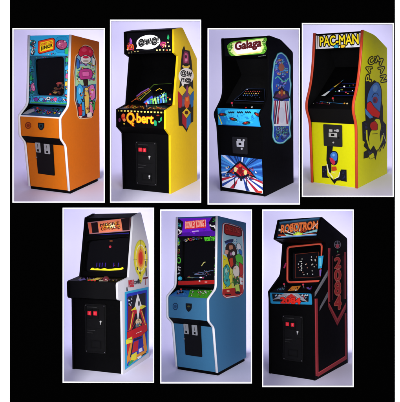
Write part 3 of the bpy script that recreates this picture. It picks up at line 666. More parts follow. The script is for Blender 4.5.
a.poly('#0e1020', [(225.6, 173.4), (236, 163.6), (240, 160.4), (245, 164.4), (257.4, 178.6), (249, 175.6), (241.4, 179.6), (233, 172.6)])
a.poly('#c8202a', [(229, 172.4), (237, 165), (240, 163), (244.4, 166.4), (254, 176), (247, 173.4), (241.2, 176.6), (235, 171)])
a.splat([(226, 172), (238, 163), (240, 176), (234, 175)], ['#c8202a', '#e85a3a', '#f0e0c0', '#7a1418', '#2a4aa0'], 16, .6, 1.4, 56).splat([(242, 164), (257, 177.6), (248, 176), (241, 177)], ['#c8202a', '#e85a3a', '#f0e0c0', '#7a1418', '#2a4aa0'], 18, .6, 1.4, 57)
a.ell('#f0dc8a', 235.6, 169.4, 1.6, 2.6).ell('#f0dc8a', 245.6, 172.4, 1.6, 2.6).ell('#7a1418', 240.6, 169.8, 2.2, 4).ell('#e0602a', 240.4, 165.6, 1.4, 1.4)
a.poly('#e8ecf4', [(238, 179), (243.4, 179.6), (245, 190), (235.6, 188.6)]).poly('#181c30', [(240, 176), (243, 176.4), (242.4, 181), (240.4, 180.8)]).line('#181c30', [(235, 178), (234.4, 188)], .8).line('#181c30', [(246.6, 180), (247.4, 190)], .8)
a.rpoly('#d8402a', [(256.6, 190.4), (262, 191), (262.2, 193), (257, 192.4)], .6)
a.done('front_art', R)
a = Art(c.side)
cap = [(272, 74), (273.6, 61), (276, 57), (277, 53.4), (281.4, 51.8), (286.4, 55.6), (288.6, 60), (290.8, 66), (290.4, 78), (291.6, 84), (290.2, 98), (291.4, 118), (290.2, 128), (291.4, 137), (288, 139.6), (283.6, 143.6), (279, 144.2), (274.6, 142.6), (272, 137), (272.6, 128), (271.2, 118), (272.2, 100), (271.2, 86)]
a.rpoly('#3a9a9a', cap, 1.6); sh = lambda k: [((x - 281.3) * k + 281.3, (y - 98) * (1 - (1-k)*.22) + 98) for x, y in cap]
a.rpoly('#a8ece4', sh(.94), 1.6); a.rpoly('#2450b8', sh(.84), 1.6)
a.splat([(274, 62), (278, 56.5), (285, 56.5), (288.6, 64), (289, 90), (274, 90)], ['#3f8ae0', '#6ac0f4', '#4a4ab8', '#8a6ac8', '#4ac8c0', '#e0a070', '#2a4aa0', '#b0a0e8'], 60, 1.3, 3, 53)
a.rpoly('#b06a50', [(279, 64), (282, 63), (284.6, 66.6), (283, 71), (280, 71.4), (278, 68)], 1.5)
a.line('#6ae0b0', [(275, 78.6), (277.6, 76.4), (280, 78.6), (282.6, 81.4), (286, 81), (288.4, 78)], 1.1)
a.poly('#ffffff', [(273.6, 101), (289, 101), (288.6, 126), (274.2, 126)])
for x0, x1, xb0, xb1, col in ((274.4, 276.4, 273.8, 274, '#a82040'), (277, 278, 274, 275.6, '#26284a'), (279, 280.2, 276.4, 278.4, '#b83048'), (284.4, 285.2, 286.4, 288, '#b83048'), (286.4, 287.2, 288.6, 289, '#26284a')):
    a.poly(col, [(x0, 100.4), (x1, 100.4), (xb1, 124), (xb0, 124)])
a.ell('#eef0f6', 281.6, 115, 3.2, 8)
a.poly('#14122a', [(272.6, 98), (275, 91.6), (278.4, 90.6), (281.4, 86), (284.4, 90), (288, 91.4), (290, 98), (284.4, 99.6), (281.6, 101.4), (277.6, 99.6)])
a.poly('#6a2a50', [(274.6, 96.4), (278, 92.6), (281.4, 89), (284.6, 92), (288, 96.4), (281.6, 99)]).ell('#e8b048', 279.4, 92.6, 1, 1.7).ell('#e8b048', 284, 92.8, 1, 1.7).ell('#b84a20', 281.6, 93, 1.3, 3.4)
a.splat([(273.6, 125), (289, 125), (289, 137), (284, 141.6), (275, 140.6)], ['#2a4a9a', '#3a8a8a', '#6ab0a0', '#5a4a9a', '#7ab0d8', '#b0b060', '#2a3a7a'], 54, 1.2, 2.6, 54)
a.done('side_art', R)
niche('C', c)

# ------------------------------------------------------------------ D: bright yellow with orange-red trim
LEM = mat('lemon_laminate', (.77, .76, .002), .36, .18, noise=.10, bump=.1)
CORAL = mat('coral_edge', '#dd4a26', .35, .4)
c = Cab('bright yellow arcade cabinet with orange-red edge trim and a white marquee', (-0.7455, 0.2832, -0.0692), (1.719, 7.101, 0.202),
    [(0, 0), (.874, 0), (-.038, .811), (-.147, 1.021), (-.016, 1.261), (.044, 1.514), (.088, 1.891), (.402, 1.821), (.761, 1.65)],
    {2: .10, 3: .12, 4: .14, 5: .12, 7: .1, 8: .02}, LEM, CORAL, front_n=4, inner=RECESS)
R = c.root; I = lambda i: c.inset(i, .02)
GREYIN = RECESS
yf = Vector(I(2)) * .97
f0 = c.face(I(0), I(2)); vs = f0.px(330, 121.2).y / (I(2) - I(0)).length
sp = I(0) + (I(2) - I(0)) * min(vs, .99)
lf = c.slab('front_panel', I(0), sp, LEM)
cf = c.slab('control_panel', sp + Vector((0, .002)), I(3) + Vector((.01, -.03)), BLK2, bevel=.002)
dk = c.slab('control_deck', I(3) + Vector((.012, -.029)), Vector((.14, 1.115)), BLK2)
mon = c.slab('monitor_bezel', Vector((.14, 1.116)), Vector((.60, 1.44)), BLK); c.slab('recess_panel', Vector((.60, 1.44)), Vector((.46, 1.66)), RECESS)
c.slab('speaker_panel', Vector((.46, 1.66)), Vector((.105, 1.70)), RECESS)
mf = c.slab('marquee', Vector((.103, 1.70)), I(6) + Vector((0, -.014)), mat('marquee_white', '#e8e8ea', .3, .2, emit=.2)); c.slab('top_panel', I(6) + Vector((-.002, -.013)), I(7) + Vector((0, -.008)), BLK)
c.slab('rear_slope', I(7) + Vector((-.004, -.008)), Vector(c.prof[8]) + Vector((-.012, -.002)), BLK)
a = Art(mf, emit=.4)
a.line('#181818', [(317.4, 35.6), (360.6, 31.2)], .8).line('#181818', [(317.8, 52.4), (359.6, 49.2)], .7).line('#181818', [(317.6, 35), (318, 52.6)], .6)
a.text('#f2d81c', 'PAC-MAN', (320.2, 46), (358.6, 43.6), (319.8, 36.8), .02, outline='#17120a', ow=.10)
a.line('#8a98a8', [(321, 49.4), (333, 46.6)], .5).line('#8a98a8', [(325, 50.4), (334, 48.4)], .4).line('#a0a8b4', [(347, 47.4), (358.6, 45.4)], .5).line('#a0a8b4', [(348, 48.6), (357, 47.6)], .4)
a.rpoly('#123a50', [(333.2, 45.6), (337, 43.6), (339.4, 46), (338, 49.8), (334.4, 49.6)], 1.2).rpoly('#3a9ac0', [(334.2, 46), (336.8, 44.6), (338.4, 46.4), (337.2, 48.8), (335, 48.8)], 1)
a.rpoly('#3c2c08', [(340, 44.8), (345.4, 44), (346, 47.4), (342.6, 49.4), (339.8, 48)], 1).rpoly('#e0b82a', [(341, 45.2), (344.8, 44.8), (344.8, 47), (342.4, 48.4), (340.8, 47.2)], .8)
a.done('marquee_art', R)
gp = mon.pxs([(322, 98.8), (345.4, 78.6), (361.4, 77.8), (361, 103)]); g = plate('monitor_glass', mon, fillet(gp, [.02]*4, 4, True), .0004, .004, GLASS, R)
a = Art(mon, .001)
a.poly('#e8eef0', [(320.4, 97.4), (328.4, 91.2), (331.2, 91.6), (324.6, 98.2)]).poly('#e0c048', [(333.4, 87), (339, 83.4), (341.4, 83.8), (335.6, 87.6)]).poly('#4a98c8', [(340.8, 81.6), (344.6, 79.2), (346.8, 79.2), (342.6, 82.2)]).poly('#1c3a78', [(328.6, 90.8), (333, 87.4), (335.4, 88.4), (330.6, 91.4)]).poly('#b8502a', [(338.4, 83.8), (341, 81.8), (341.6, 83)])
a.done('bezel_art', R)
a = Art(mon, .0045, emit=.5)
R_ = random.Random(5)
for i in range(17):
    a.ell(R_.choice(['#c8c8d8', '#b84a3a', '#3a5ac0', '#d8b84a', '#3a8a5a', '#c0a0a0']), R_.uniform(335, 359), R_.uniform(84, 101), .6, .5, 6)
for y in (84, 88, 92, 96, 100): a.line('#101c50', [(345 - (y-80)*.7, y), (358, y - .3)], .35)
a.ell('#f0f0f0', 344.4, 86.8, .9, .8, 8).ell('#e0e0f0', 339.4, 91.2, .9, .8, 8).ell('#c03048', 346, 92.6, .8, .7, 8); a.done('screen_marks', g)
a = Art(dk); a.line('#2a6a9a', [(320, 101.6), (345, 104)], .5).line('#6a1a2a', [(316, 103), (330, 104.4)], .4)
a.splat([(316, 101), (350, 103), (348, 105), (310, 104)], ['#c8b850', '#b83a28', '#e0e0d0', '#3a5a9a'], 10, .4, .8, 61, edge=None); a.done('control_art', R)
controls(c, dk, [('joystick', 333.6, 101.5, '#d83038'), ('button', 344.6, 104, '#e8a030'), ('button', 347.4, 104.2, '#e8d8a0')])
a = Art(lf); a.line('#d8c890', [(312, 121), (352, 124)], .5)
a.poly('#0c0f18', [(327, 146), (333, 146.4), (331.4, 160), (331.6, 172), (329, 174), (326.4, 160)])
a.poly('#10121c', [(322, 166), (326.6, 165.4), (327.6, 176), (330, 178), (322.2, 177.6)]).poly('#10121c', [(341, 169.4), (346.6, 169.6), (346.8, 181.8), (341.6, 181), (337.6, 178.6), (339, 175)])
a.splat([(322.4, 166.6), (326.6, 166.6), (327, 177), (322.6, 177)], ['#1c2450', '#2a3470', '#3a3a5a'], 10, .5, 1, 62, edge=None); a.splat([(341.4, 170), (346, 170.4), (346, 180.8), (341.6, 180)], ['#1c2450', '#2a3470'], 10, .5, 1, 63, edge=None)
a.rpoly('#10142c', [(329, 154), (332.6, 150.4), (337, 151.4), (338.6, 156), (337.4, 164), (333.6, 166), (329.6, 162)], 2).rpoly('#3a78d0', [(330, 154.4), (333, 151.6), (336.6, 152.6), (337.6, 156.4), (336.4, 161.4), (331.4, 159.4)], 2)
a.rpoly('#c82a48', [(329.4, 157.4), (332.6, 158), (335.6, 162), (333.8, 165.6), (330.4, 161.4)], 1).ell('#7ab0e8', 333.6, 155, 1.2, 1.4)
a.rpoly('#c84a18', [(331.6, 166.6), (336.4, 166.4), (337, 170.4), (332, 171)], 1).rpoly('#e8e42a', [(331, 171), (337.6, 170.6), (338.6, 176), (334.6, 178.6), (330.4, 176)], 1.4).line('#f0f0d8', [(327, 164), (328.6, 172), (333, 178)], 1).line('#f0f0d8', [(339.6, 172.4), (338.8, 176.6), (334, 179.6)], 1)
a.poly('#0e0e10', [(329, 176), (333.4, 179.6), (338, 177.6), (342, 180.4), (337, 180.6), (334.6, 184), (332, 180.8)]); a.line('#f0f0d0', [(332.6, 172.6), (335.6, 173)], .5); a.done('front_art', R)
midway_door(c, lf, [(323.6, 124), (342.4, 125.2), (342.6, 147), (324.2, 145.6)], [('r', 329.4, 132.8, 337.6, 136.6), ('k', 331.6, 133.6, 335, 135.6), ('r', 329.6, 129.2, 333, 131.4), ('d', 336.8, 129, 339.6, 131.8), ('k', 338.4, 136.6, 340, 138.4), ('d', 333.2, 141.4, 334.8, 143), ('r', 334.6, 129.6, 336.4, 131)], m=mat('dark_grey_metal', (.014, .014, .015), .4, .3, noise=.3, bump=.2))
a = Art(c.side)
# arched lettering: yellow letters with heavy black edges
for ch, cx, cy, an in (('P', 368.6, 78.5, -172), ('A', 368.6, 69, -158), ('C', 371.2, 61, -135), ('-', 375, 57.6, 0), ('M', 378.8, 60.6, -62), ('A', 381.8, 69, -30), ('N', 383.4, 78.6, -8)):
    if ch == '-': a.ell('#15120a', cx, cy, 1.5, 1.6, 10).ell('#dcd81a', cx, cy, .7, .8, 8); continue
    r_ = math.radians(an); ny = Vector((math.cos(r_) * .8, math.sin(r_))); tx = Vector((-math.sin(r_), math.cos(r_)))
    b = Vector((cx, cy)) - tx * 3 - ny * 3.2
    a.text('#e2de1c', ch, b, b + tx * 6, b + ny * 6.4, .01, outline='#15120a', ow=.12)
a.poly('#0c1020', [(364.6, 82), (369, 80.6), (370, 84), (374, 80), (380, 84), (381.4, 100), (382.8, 107), (383, 121), (386, 124.6), (386, 142), (383.4, 149), (382, 146), (380, 152), (377.6, 150), (375.4, 160), (372.6, 154), (368, 157.6), (363.4, 158.6), (363.6, 152), (367, 150), (363.4, 146), (364.8, 142), (362.4, 140.6), (362, 122), (365.4, 120.6), (364.6, 104)])
a.splat([(363, 122), (368, 121), (367, 141), (363.2, 139)], ['#232a5a', '#14183a', '#303a70'], 14, .5, 1.2, 64, edge=None); a.splat([(378.6, 124), (385, 125), (385, 144), (378, 146)], ['#232a5a', '#14183a', '#303a70'], 20, .5, 1.4, 65, edge=None); a.splat([(364.6, 150), (374, 150), (372, 157), (364.6, 157.6)], ['#232a5a', '#303a70'], 10, .5, 1.2, 66, edge=None)
a.shape('#3f78cc', [(366.6, 102.6), (368, 94), (371, 86.6), (374.6, 82.6), (378, 82.4), (380.6, 88), (381, 98), (380.2, 108), (379.6, 113), (375.4, 108), (369.6, 108)], 2.4, .8, '#0c1020')
a.ell('#6a9ce0', 375, 88.4, 2.4, 3.6, rot=.2).line('#14204a', [(371.6, 97.6), (373.6, 93.8), (376.6, 93), (378.4, 95.6)], .7).ell('#8a2a4a', 375, 100, 2.6, 3.4).ell('#3a2a5a', 374.4, 100.6, 1.2, 1.8)
a.shape('#e21c20', [(367, 103.4), (370.2, 101.2), (373.4, 106.6), (380, 113), (378.6, 118), (371.4, 115.4), (366.4, 109.6)], 1.2, .6, '#0c1020').shape('#4a8ad8', [(364.8, 108), (368.6, 112.6), (373, 117.4), (369.6, 118.6), (365.4, 114)], .8, .4, '#0c1020')
a.shape('#dfe21e', [(373.6, 122), (375.6, 118.8), (379.4, 119.2), (381, 126.4), (379.4, 134), (380.4, 141), (376.4, 151), (373.4, 145), (370, 150.4), (368.8, 138), (370.6, 131), (375.4, 128), (376.8, 123.6)], 1.4, .7, '#0c1020')
a.shape('#c81c1c', [(370.4, 123), (374.6, 121), (377.4, 124.6), (377, 130), (371.6, 130), (369.8, 126.8)], 1.2, .5, '#0c1020').line('#15120a', [(372, 134), (377.4, 133.6)], .6)
a.line('#dfe21e', [(366.4, 130), (366.8, 139), (369.6, 148.4)], 1.5).line('#dfe21e', [(382.4, 135), (381.4, 141), (377.2, 149.4)], 1.5).shape('#dfe21e', [(368.6, 156), (373, 152.6), (374.4, 157), (370, 159)], .7, .4, '#0c1020')
a.line('#c8cc9a', [(383.4, 133), (384, 137), (386, 142)], .7).line('#c2c61e', [(378, 152.4), (380.4, 147.6)], .7).line('#c2c61e', [(382, 148.6), (383.8, 144.6)], .7)
a.done('side_art', R)
niche('D', c)

# ------------------------------------------------------------------ E: black front, white sides
WSIDE = mat('white_laminate', (.60, .60, .62), .38, .18, noise=.05, bump=.1)
c = Cab('black fronted arcade cabinet with white sides, a red and yellow target and a rocket picture', (-0.3921, 0.0338, -0.0421), (-1.138, 6.114, -1.89),
    [(0, 0), (.611, 0), (.05, .795), (-.028, .818), (-.024, 1.005), (.218, 1.022), (.384, 1.687), (.569, 1.727), (.722, 1.334)],
    {3: .03, 4: .035, 7: .02, 2: .015}, WSIDE, black_edge=True)
R = c.root; I = lambda i: c.inset(i, .012)
for i in (0,):   # left side wears the same black as the front where it is seen from the front
    pass
lf = c.slab('front_panel', I(0), I(2), BLK); c.slab('control_underside', I(2), I(3), BLK)
cf = c.slab('control_panel', I(3), I(4), BLK2, bevel=.003); dk = c.slab('control_deck', I(4) + Vector((.002, .001)), I(5), BLK)
whole = c.face(I(5), I(6)); ln = (I(6) - I(5)).length; vm = whole.px(108, 235.4).y
split = I(5) + (I(6) - I(5)) * (vm / ln)
gl = fillet(whole.pxs([(86.6, 240.6), (129.2, 236.2), (126.4, 273), (82.8, 271.2)]), [.05]*4, 5, True)
bf = c.slab('monitor_bezel', I(5), split, BLK, .03, hole=gl); plate('monitor_glass', bf, rect(-bf.wi + .01, .01, bf.wi - .01, bf.len - .01), -.06, -.034, GLASS, R)
mf = c.slab('marquee', split + Vector((.001, .002)), I(6) + Vector((0, -.01)), BLK); c.slab('top_panel', I(6) + Vector((0, -.01)), I(7) + Vector((-.01, -.01)), BLK)
c.slab('rear_slope', I(7) + Vector((-.012, -.01)), Vector(c.prof[8]) + Vector((-.012, 0)), BLK)
a = Art(mf, .0015, emit=.03)
a.poly('#a07078', [(87.6, 222.4), (130.6, 216.6), (130.2, 231), (89.6, 234.2)]).poly('#16080c', [(88.8, 223.2), (130, 217.6), (129.6, 230), (90.6, 233.2)])
a.poly('#c85a40', [(87.9, 223), (91, 222.6), (92.4, 233.2), (89.8, 233.6)]).poly('#e07a58', [(97.6, 221.8), (121, 218.8), (122.6, 230.6), (99, 232.8)])
a.splat([(98, 222.4), (121, 219.6), (122, 230), (99.4, 232)], ['#d8701c', '#c03c20', '#e08828', '#a83028', '#d89030'], 80, .8, 2.2, 71, edge=None)
a.splat([(103, 222.4), (117, 221), (117, 229), (104, 230.6)], ['#fbe6a0', '#fdf3d8', '#f0b040'], 30, .8, 2, 72, edge=None)
a.text('#2a1016', 'MISSILE', (100.6, 226.8), (119.6, 224.6), (100.4, 223.8), .015); a.text('#2a1016', 'COMMAND', (101.4, 230.8), (120.6, 228.8), (101.2, 227.8), .015)
a.line('#1a1a6a', [(92, 236), (129, 233.2)], 1.1)
a.done('marquee_art', R)
a = Art(bf, -.0335, emit=.6)
a.ell('#8a2030', 108.6, 246.4, 1.3, 1.3, 10).ell('#5a2a10', 109.6, 240.6, 2, .7, 8).ell('#60141c', 113, 265, .5, .5, 6)
for x in (95, 98, 100.4, 103.6, 112, 116.6): a.line('#28186a', [(x, 266.4), (x + .4, 262.4)], .8)
pts = [(88.4, 268.4 + .0)]
yl = [(88.6, 269.6), (89.6, 267.8), (91.4, 267.4), (93, 268.4), (96, 268), (99, 268.8), (103, 267.8), (106, 268.8), (110, 268.6), (114, 267.9), (118, 268), (121.6, 266.8), (122, 268.8), (118, 269.8), (108, 270.4), (96, 270)]
a.poly('#d8c81e', yl); a.done('screen_marks', R)
a = Art(dk, .0015)
a.splat([(74, 279.6), (80.4, 276.6), (126, 279), (118, 282)], ['#3a2a6a', '#8a6a9a', '#b89a4a', '#1a1428', '#5a3a4a', '#282040'], 44, .7, 1.8, 74, edge=None)
a.poly('#6a5aa0', [(78, 279.8), (84.6, 278.4), (86, 280), (80, 280.8)]).poly('#e0cc5a', [(87, 279.8), (93, 279.4), (97, 277.8), (101.6, 277.8), (98, 280), (92, 281), (87.6, 281)]).poly('#d8d0b8', [(99, 280.6), (108, 280.4), (108, 281.4), (99, 281.4)]).poly('#c87a4a', [(98, 278.4), (103, 277.6), (102, 278.8)])
a.done('control_art', R)
bm = bmesh.new(); bmesh.ops.create_uvsphere(bm, u_segments=20, v_segments=12, radius=.036); p = dk.px(106, 280.2); bmesh.ops.translate(bm, verts=bm.verts, vec=dk.at(p.x, p.y, .008)); link('trackball', bm, mat('trackball_red', '#5a1a20', .2), R, smooth=True)
controls(c, dk, [('button', 89, 281, '#c82828'), ('button', 92, 281.3, '#c82828'), ('button', 95, 281.5, '#c82828')])
coin_atari(c, lf, 86, 303, 106.6, 352, [(90.6, 313), (96.4, 313.2)], [(101.4, 321.4)])
a = Art(c.side)
tg = [('#c8c42a', 6.9, 18.4), ('#e6dc28', 6.2, 17), ('#f2ead0', 5, 13.6), ('#eed63a', 4.6, 12.4), ('#f2b83a', 3.6, 10.4), ('#ec7a2a', 2.9, 8.8), ('#d8281c', 1.9, 6.6)]
for col, rx, ry in tg: a.ell(col, 140.6, 258, rx, ry, 28)
a.poly('#e6dc28', [(138, 274), (143.2, 273.6), (141.4, 282), (140, 284)])
a.line('#181818', [(140.6, 240), (140.5, 250)], .35).line('#181818', [(132.8, 260), (137, 259.8)], .4).line('#181818', [(144.4, 259.4), (148.2, 259)], .4).line('#181818', [(140.6, 268), (140.6, 276)], .35)
for x, y, h in ((145.2, 251, 3), (145.6, 261, 5), (145.8, 268, 5), (137, 267, 3), (145.4, 246, 1.6), (139.6, 272, 2)): a.rpoly('#20242c', [(x - .5, y), (x + .6, y - .3), (x + .8, y + h), (x - .3, y + h)], .3)
a.text('#c82a38', 'MISSILE', (128.6, 287), (133.8, 286.4), (128.4, 280.6), .05, outline='#8a1420', ow=.02); a.text('#202430', 'COMMAND', (134.2, 284.4), (140.8, 283.4), (134, 281), .05)
a.rpoly('#6a1c28', [(142.8, 277.6), (148, 276.6), (148, 278.4), (143, 279.4)], .4).ell('#202428', 138.4, 280.6, 1, 2).rpoly('#303438', [(145.4, 270.6), (146.6, 270.4), (146.6, 276), (145.6, 276.2)], .3).line('#a04a4a', [(145.6, 279), (145.4, 285)], .7).rpoly('#283038', [(126.3, 287.6), (127.2, 286.4), (127.8, 291), (126.4, 291.4)], .4)
fr_ = [(124.6, 292), (148.4, 286.8), (148.4, 352.6), (124.8, 370)]
a.poly('#2aa0c8', fr_); a.poly('#1a30b0', [(126.4, 293.8), (146.8, 289.6), (146.8, 352), (126.8, 366.6)]); a.poly('#0a0a14', [(128, 296.6), (145.6, 292.6), (145.4, 312), (144, 326), (128, 331)])
a.splat([(126.6, 297), (132.6, 295), (132.6, 306), (126.8, 308)], ['#c8ccd8', '#8a90a8', '#e8e8f0', '#3a3a5a'], 20, .5, 1.2, 75, edge='#0a0a14')
a.poly('#e8e12e', [(127.6, 311.8), (133, 308.6), (136.4, 304.4), (137.6, 305), (141, 304.6), (146.4, 306), (142.6, 308.6), (138, 310), (132, 311)])
a.poly('#c0202a', [(132.4, 310), (141.6, 309), (147.4, 327), (145, 331), (138, 317), (129.4, 334), (127.2, 331)]).poly('#1a0c10', [(135, 313.6), (140, 313), (143.4, 324), (138, 317.6), (131.6, 328)]).poly('#7a1820', [(128, 306), (131.6, 306), (130, 330), (127.4, 330)])
a.poly('#f0efe8', [(137.6, 293.4), (139.4, 299), (141.6, 305.6), (140, 306.4), (139.6, 309), (137.8, 322), (136.4, 309.4), (135.4, 307), (134.4, 307.6), (136.2, 299)]).ell('#101018', 138.8, 303.4, .8, 3)
a.ell('#e8d0a0', 138.4, 322, 3, 3.4).ell('#4a8aa0', 138, 326, 2.6, 3.4).splat([(134, 320), (142, 318), (142, 330), (134, 332)], ['#e8c860', '#f0e8d0', '#d84a2a', '#3a7a9a', '#c8a050'], 16, .6, 1.3, 76)
a.poly('#c4141c', [(126.8, 332), (146.8, 323), (147.2, 330.4), (141, 336), (133, 339), (126.8, 340)]); a.line('#e8d8c8', [(136, 333.4), (141.6, 331)], .5)
a.poly('#c02028', [(126.8, 344), (130.4, 343), (129, 352), (126.8, 354)]).poly('#1a1420', [(131, 343), (133, 342), (131.6, 356), (129.6, 357)]).poly('#f0f0f0', [(138.6, 349), (142, 347.4), (142.4, 351), (138.6, 352.6)]).poly('#c02028', [(139, 353), (143, 351), (143.4, 354), (139, 356)]).line('#e8e040', [(133, 312), (129.6, 330)], .7).line('#e8e040', [(141.4, 311), (145.4, 325)], .6)
a.poly('#e0902a', [(131.4, 339), (133, 338.4), (129.2, 360), (126.8, 364), (126.6, 358)]).poly('#e0902a', [(142.6, 334), (144.6, 333), (147, 350), (144.6, 353.4), (142.6, 345)]).poly('#e09a2a', [(129, 358), (145, 350.4), (146.2, 353), (129.6, 364)])
a.poly('#c02028', [(133.6, 342), (138.4, 340), (137.6, 350.6), (131.8, 353)]).poly('#1a2a9a', [(139, 340), (142.6, 338.6), (143.4, 346), (138.6, 348)]).poly('#101018', [(133.4, 339.6), (141.6, 336.6), (141.8, 338), (133.4, 341.4)])
a.poly('#ece23a', [(125.6, 340), (132, 336.4), (131.6, 342.4), (125.6, 344.6)]).poly('#e8dc34', [(131.2, 355), (136.6, 351.6), (136, 359), (130.6, 361.6)]).poly('#3aa04a', [(131, 360), (134, 360.4), (128.6, 366), (128, 364)]).poly('#f0f0f0', [(137, 357.4), (141, 355), (141.2, 357), (138, 359.2)]).line('#181818', [(142, 355.4), (145.6, 353)], 1)
a.loop('#0c0c14', [(126.8, 332), (146.8, 323), (147.2, 330.4), (141, 336), (133, 339), (126.8, 340)], .4)
a.done('side_art', R)
niche('E', c)

# ------------------------------------------------------------------ F: blue cabinet
BLUE = mat('blue_laminate', (.05, .19, .34), .36, .18, noise=.12, bump=.1)
c, lf, cf, dk, bf, mf = nintendo('F', 'steel blue arcade cabinet with white edge trim and a purple marquee',
    (-0.5829, -0.0007, -0.0474), (-0.052, 7.138, -2.179),
    [(0, 0), (.752, 0), (-.034, .579), (-.143, .68), (-.127, .953), (.067, 1.057), (.174, 1.974), (.925, 1.84)],
    BLUE, BLUE, mat('bezel_black', (.003, .003, .004), .35, .12), mat('marquee_purple', '#6a18c0', .35, .2, emit=.35),
    dict(marq_split=(196, 236.4), glass=[(182, 240), (214, 239), (213.6, 280), (181, 280)]))
R = c.root
a = Art(mf, emit=.4)
a.poly('#4a1090', [(175.6, 233), (217.6, 230.6), (217.4, 236), (175.6, 237.6)]).splat([(184, 222), (212, 219), (212, 234), (184, 236)], ['#7a22c8', '#6a1cb8', '#5510a0'], 12, 1.5, 3.6, 81, edge=None)
a.poly('#0c0814', [(175.6, 219.4), (179.5, 219), (183.4, 222), (181.6, 234.6), (175.6, 236)]).poly('#0c0814', [(217.6, 216), (212, 217.4), (208.6, 222.6), (211, 230), (217.4, 231.8)])
a.rpoly('#d8242c', [(184.8, 221.4), (205.6, 219.4), (206.4, 227.6), (184.8, 229.4)], 1.2)
a.text('#fbb8a0', 'DONKEY KONG 3', (185.4, 228.4), (205.8, 226.4), (185.4, 221.8), .03)
a.line('#e8c8e8', [(192.4, 231.6), (198.6, 231)], 1).line('#6a18c0', [(192.6, 231.8), (198.4, 231.2)], .25)
a.splat([(176, 221), (182.4, 221), (181.6, 228), (176, 228)], ['#2a8a7a', '#1c5a8a', '#3ab09a'], 9, .7, 1.7, 82); a.splat([(176, 228), (183, 227), (182.4, 235), (176, 236)], ['#f2eef0', '#e8d0d8', '#f4f4f4'], 7, .9, 1.9, 83, edge='#180c20')
a.splat([(211, 217.6), (217.4, 217), (217.4, 223.4), (212, 223)], ['#2f9a3a', '#1c5a28', '#58c84a'], 10, .6, 1.4, 84); a.splat([(208.6, 223.4), (217.2, 222.6), (217.2, 230), (210, 230)], ['#f6f6f2', '#e8e8e4'], 7, 1, 1.9, 85, edge='#101018')
a.done('marquee_art', R)
a = Art(bf, .0008)
a.splat([(175.4, 237), (181, 237), (180.8, 247), (175.4, 247)], ['#3aa82a', '#58d83a', '#2a8ac8', '#e8d838', '#3ac0d8'], 24, .8, 2, 86)
for x, y, col in ((186, 240.2, '#e8e8e8'), (190.6, 239.6, '#c82838'), (193.4, 238.8, '#8a8a8a'), (199, 238, '#8a2020')): a.ell('#0c0c10', x, y, 1.9, 1.7).ell(col, x, y, 1.6, 1.4).ell('#0c0c10', x, y, .9, .8)
a.poly('#5ad82a', [(204, 237.2), (216.4, 235), (216.2, 240.4), (205, 241.2)]).splat([(203.6, 236), (216.4, 234.6), (216.2, 241.6), (204, 242)], ['#5ad82a', '#8af04a', '#2a8a1a'], 12, .7, 1.6, 87)
a.ell('#58c83a', 179, 260.4, 2, 3.2).ell('#0a0a10', 178.8, 260.2, 1.2, 2.2).ell('#8a2a20', 177.4, 252, .8, 2.4)
a.splat([(175.6, 247), (180.6, 247), (180.6, 257), (175.6, 257)], ['#3aa82a', '#8a2a20', '#2a6a8a', '#d8c838'], 14, .5, 1.2, 188).splat([(181.6, 237.6), (203, 236.4), (203, 240.6), (182, 241.8)], ['#2a8a1a', '#8a2a8a', '#2a6ac8', '#d8c838', '#5a5a6a'], 26, .5, 1.1, 189)
a.splat([(176.6, 265), (181.6, 265), (181, 277), (176.6, 277)], ['#e8e8e8', '#c8ccd8', '#f4f4f4'], 10, .6, 1.3, 88, edge='#08080c').ell('#2aa8c8', 180, 278.4, 2.2, 2).ell('#7ad8e8', 179.6, 278, 1, .9)
a.poly('#b8201c', [(178, 281.2), (216, 280), (216, 284), (178, 285)]).ell('#f0e8e0', 199.6, 281, 1, .7, 8).ell('#e8a8a0', 206, 282, 1.6, .6, 8)
a.splat([(214.4, 240), (217, 240), (216.6, 262), (214.2, 262)], ['#e8d838', '#c82838', '#3aa82a', '#e8e8e8', '#8a3a2a'], 34, .5, 1.1, 89); a.splat([(213.8, 262), (216.8, 262), (216.6, 280), (213.8, 280)], ['#5ad82a', '#e8e8e8', '#c82838', '#f0f0f0'], 34, .5, 1.2, 90)
a.done('bezel_art', R)
a = Art(bf, -.0335, emit=.5)
a.line('#a09a5a', [(200, 266), (202.4, 262.6), (204, 262)], .9).line('#4a5a7a', [(194, 273.6), (212, 270.4)], .6).line('#2a4a6a', [(188, 277.6), (203, 277)], .5).line('#5a6a8a', [(193, 274.6), (204, 274.2)], .5).line('#6a7a4a', [(186, 277.8), (193, 277.2)], .5)
a.splat([(186, 270), (212, 264), (212, 279), (186, 279)], ['#3a3a5a', '#2a4a4a', '#5a5a7a', '#6a2a2a', '#20203a'], 22, .4, 1, 91, edge=None); a.ell('#f0e0e8', 199.4, 277.6, 1.4, .8, 8).ell('#b83060', 201.6, 278, 1.2, .6, 8)
a.done('screen_marks', R)
a = Art(dk)
a.poly('#2a7ac0', [(167.4, 296), (174.6, 290), (190, 290.6), (188, 298)]).poly('#48b828', [(188, 297.4), (190, 289.8), (214.6, 290), (208.4, 298.8)])
a.splat([(172, 295), (178, 288), (190, 288), (188, 296.6)], ['#1a5aa0', '#4aa8e0', '#101828', '#8a1c30', '#e8c8d0'], 18, .6, 1.5, 92, edge=None); a.splat([(188, 297), (190, 288.6), (214, 289), (208, 298)], ['#78e04a', '#2a8a1a', '#b0f08a', '#f0e8e8', '#8a2a4a'], 26, .6, 1.5, 93, edge=None)
a.done('control_art', R)
controls(c, dk, [('joystick', 181.6, 292.6, '#b82828'), ('button', 192.8, 292.6, '#e8e0e0'), ('button', 198.8, 292.8, '#e8a8b0'), ('button', 206, 293, '#d8d8d8')])
a = Art(cf)
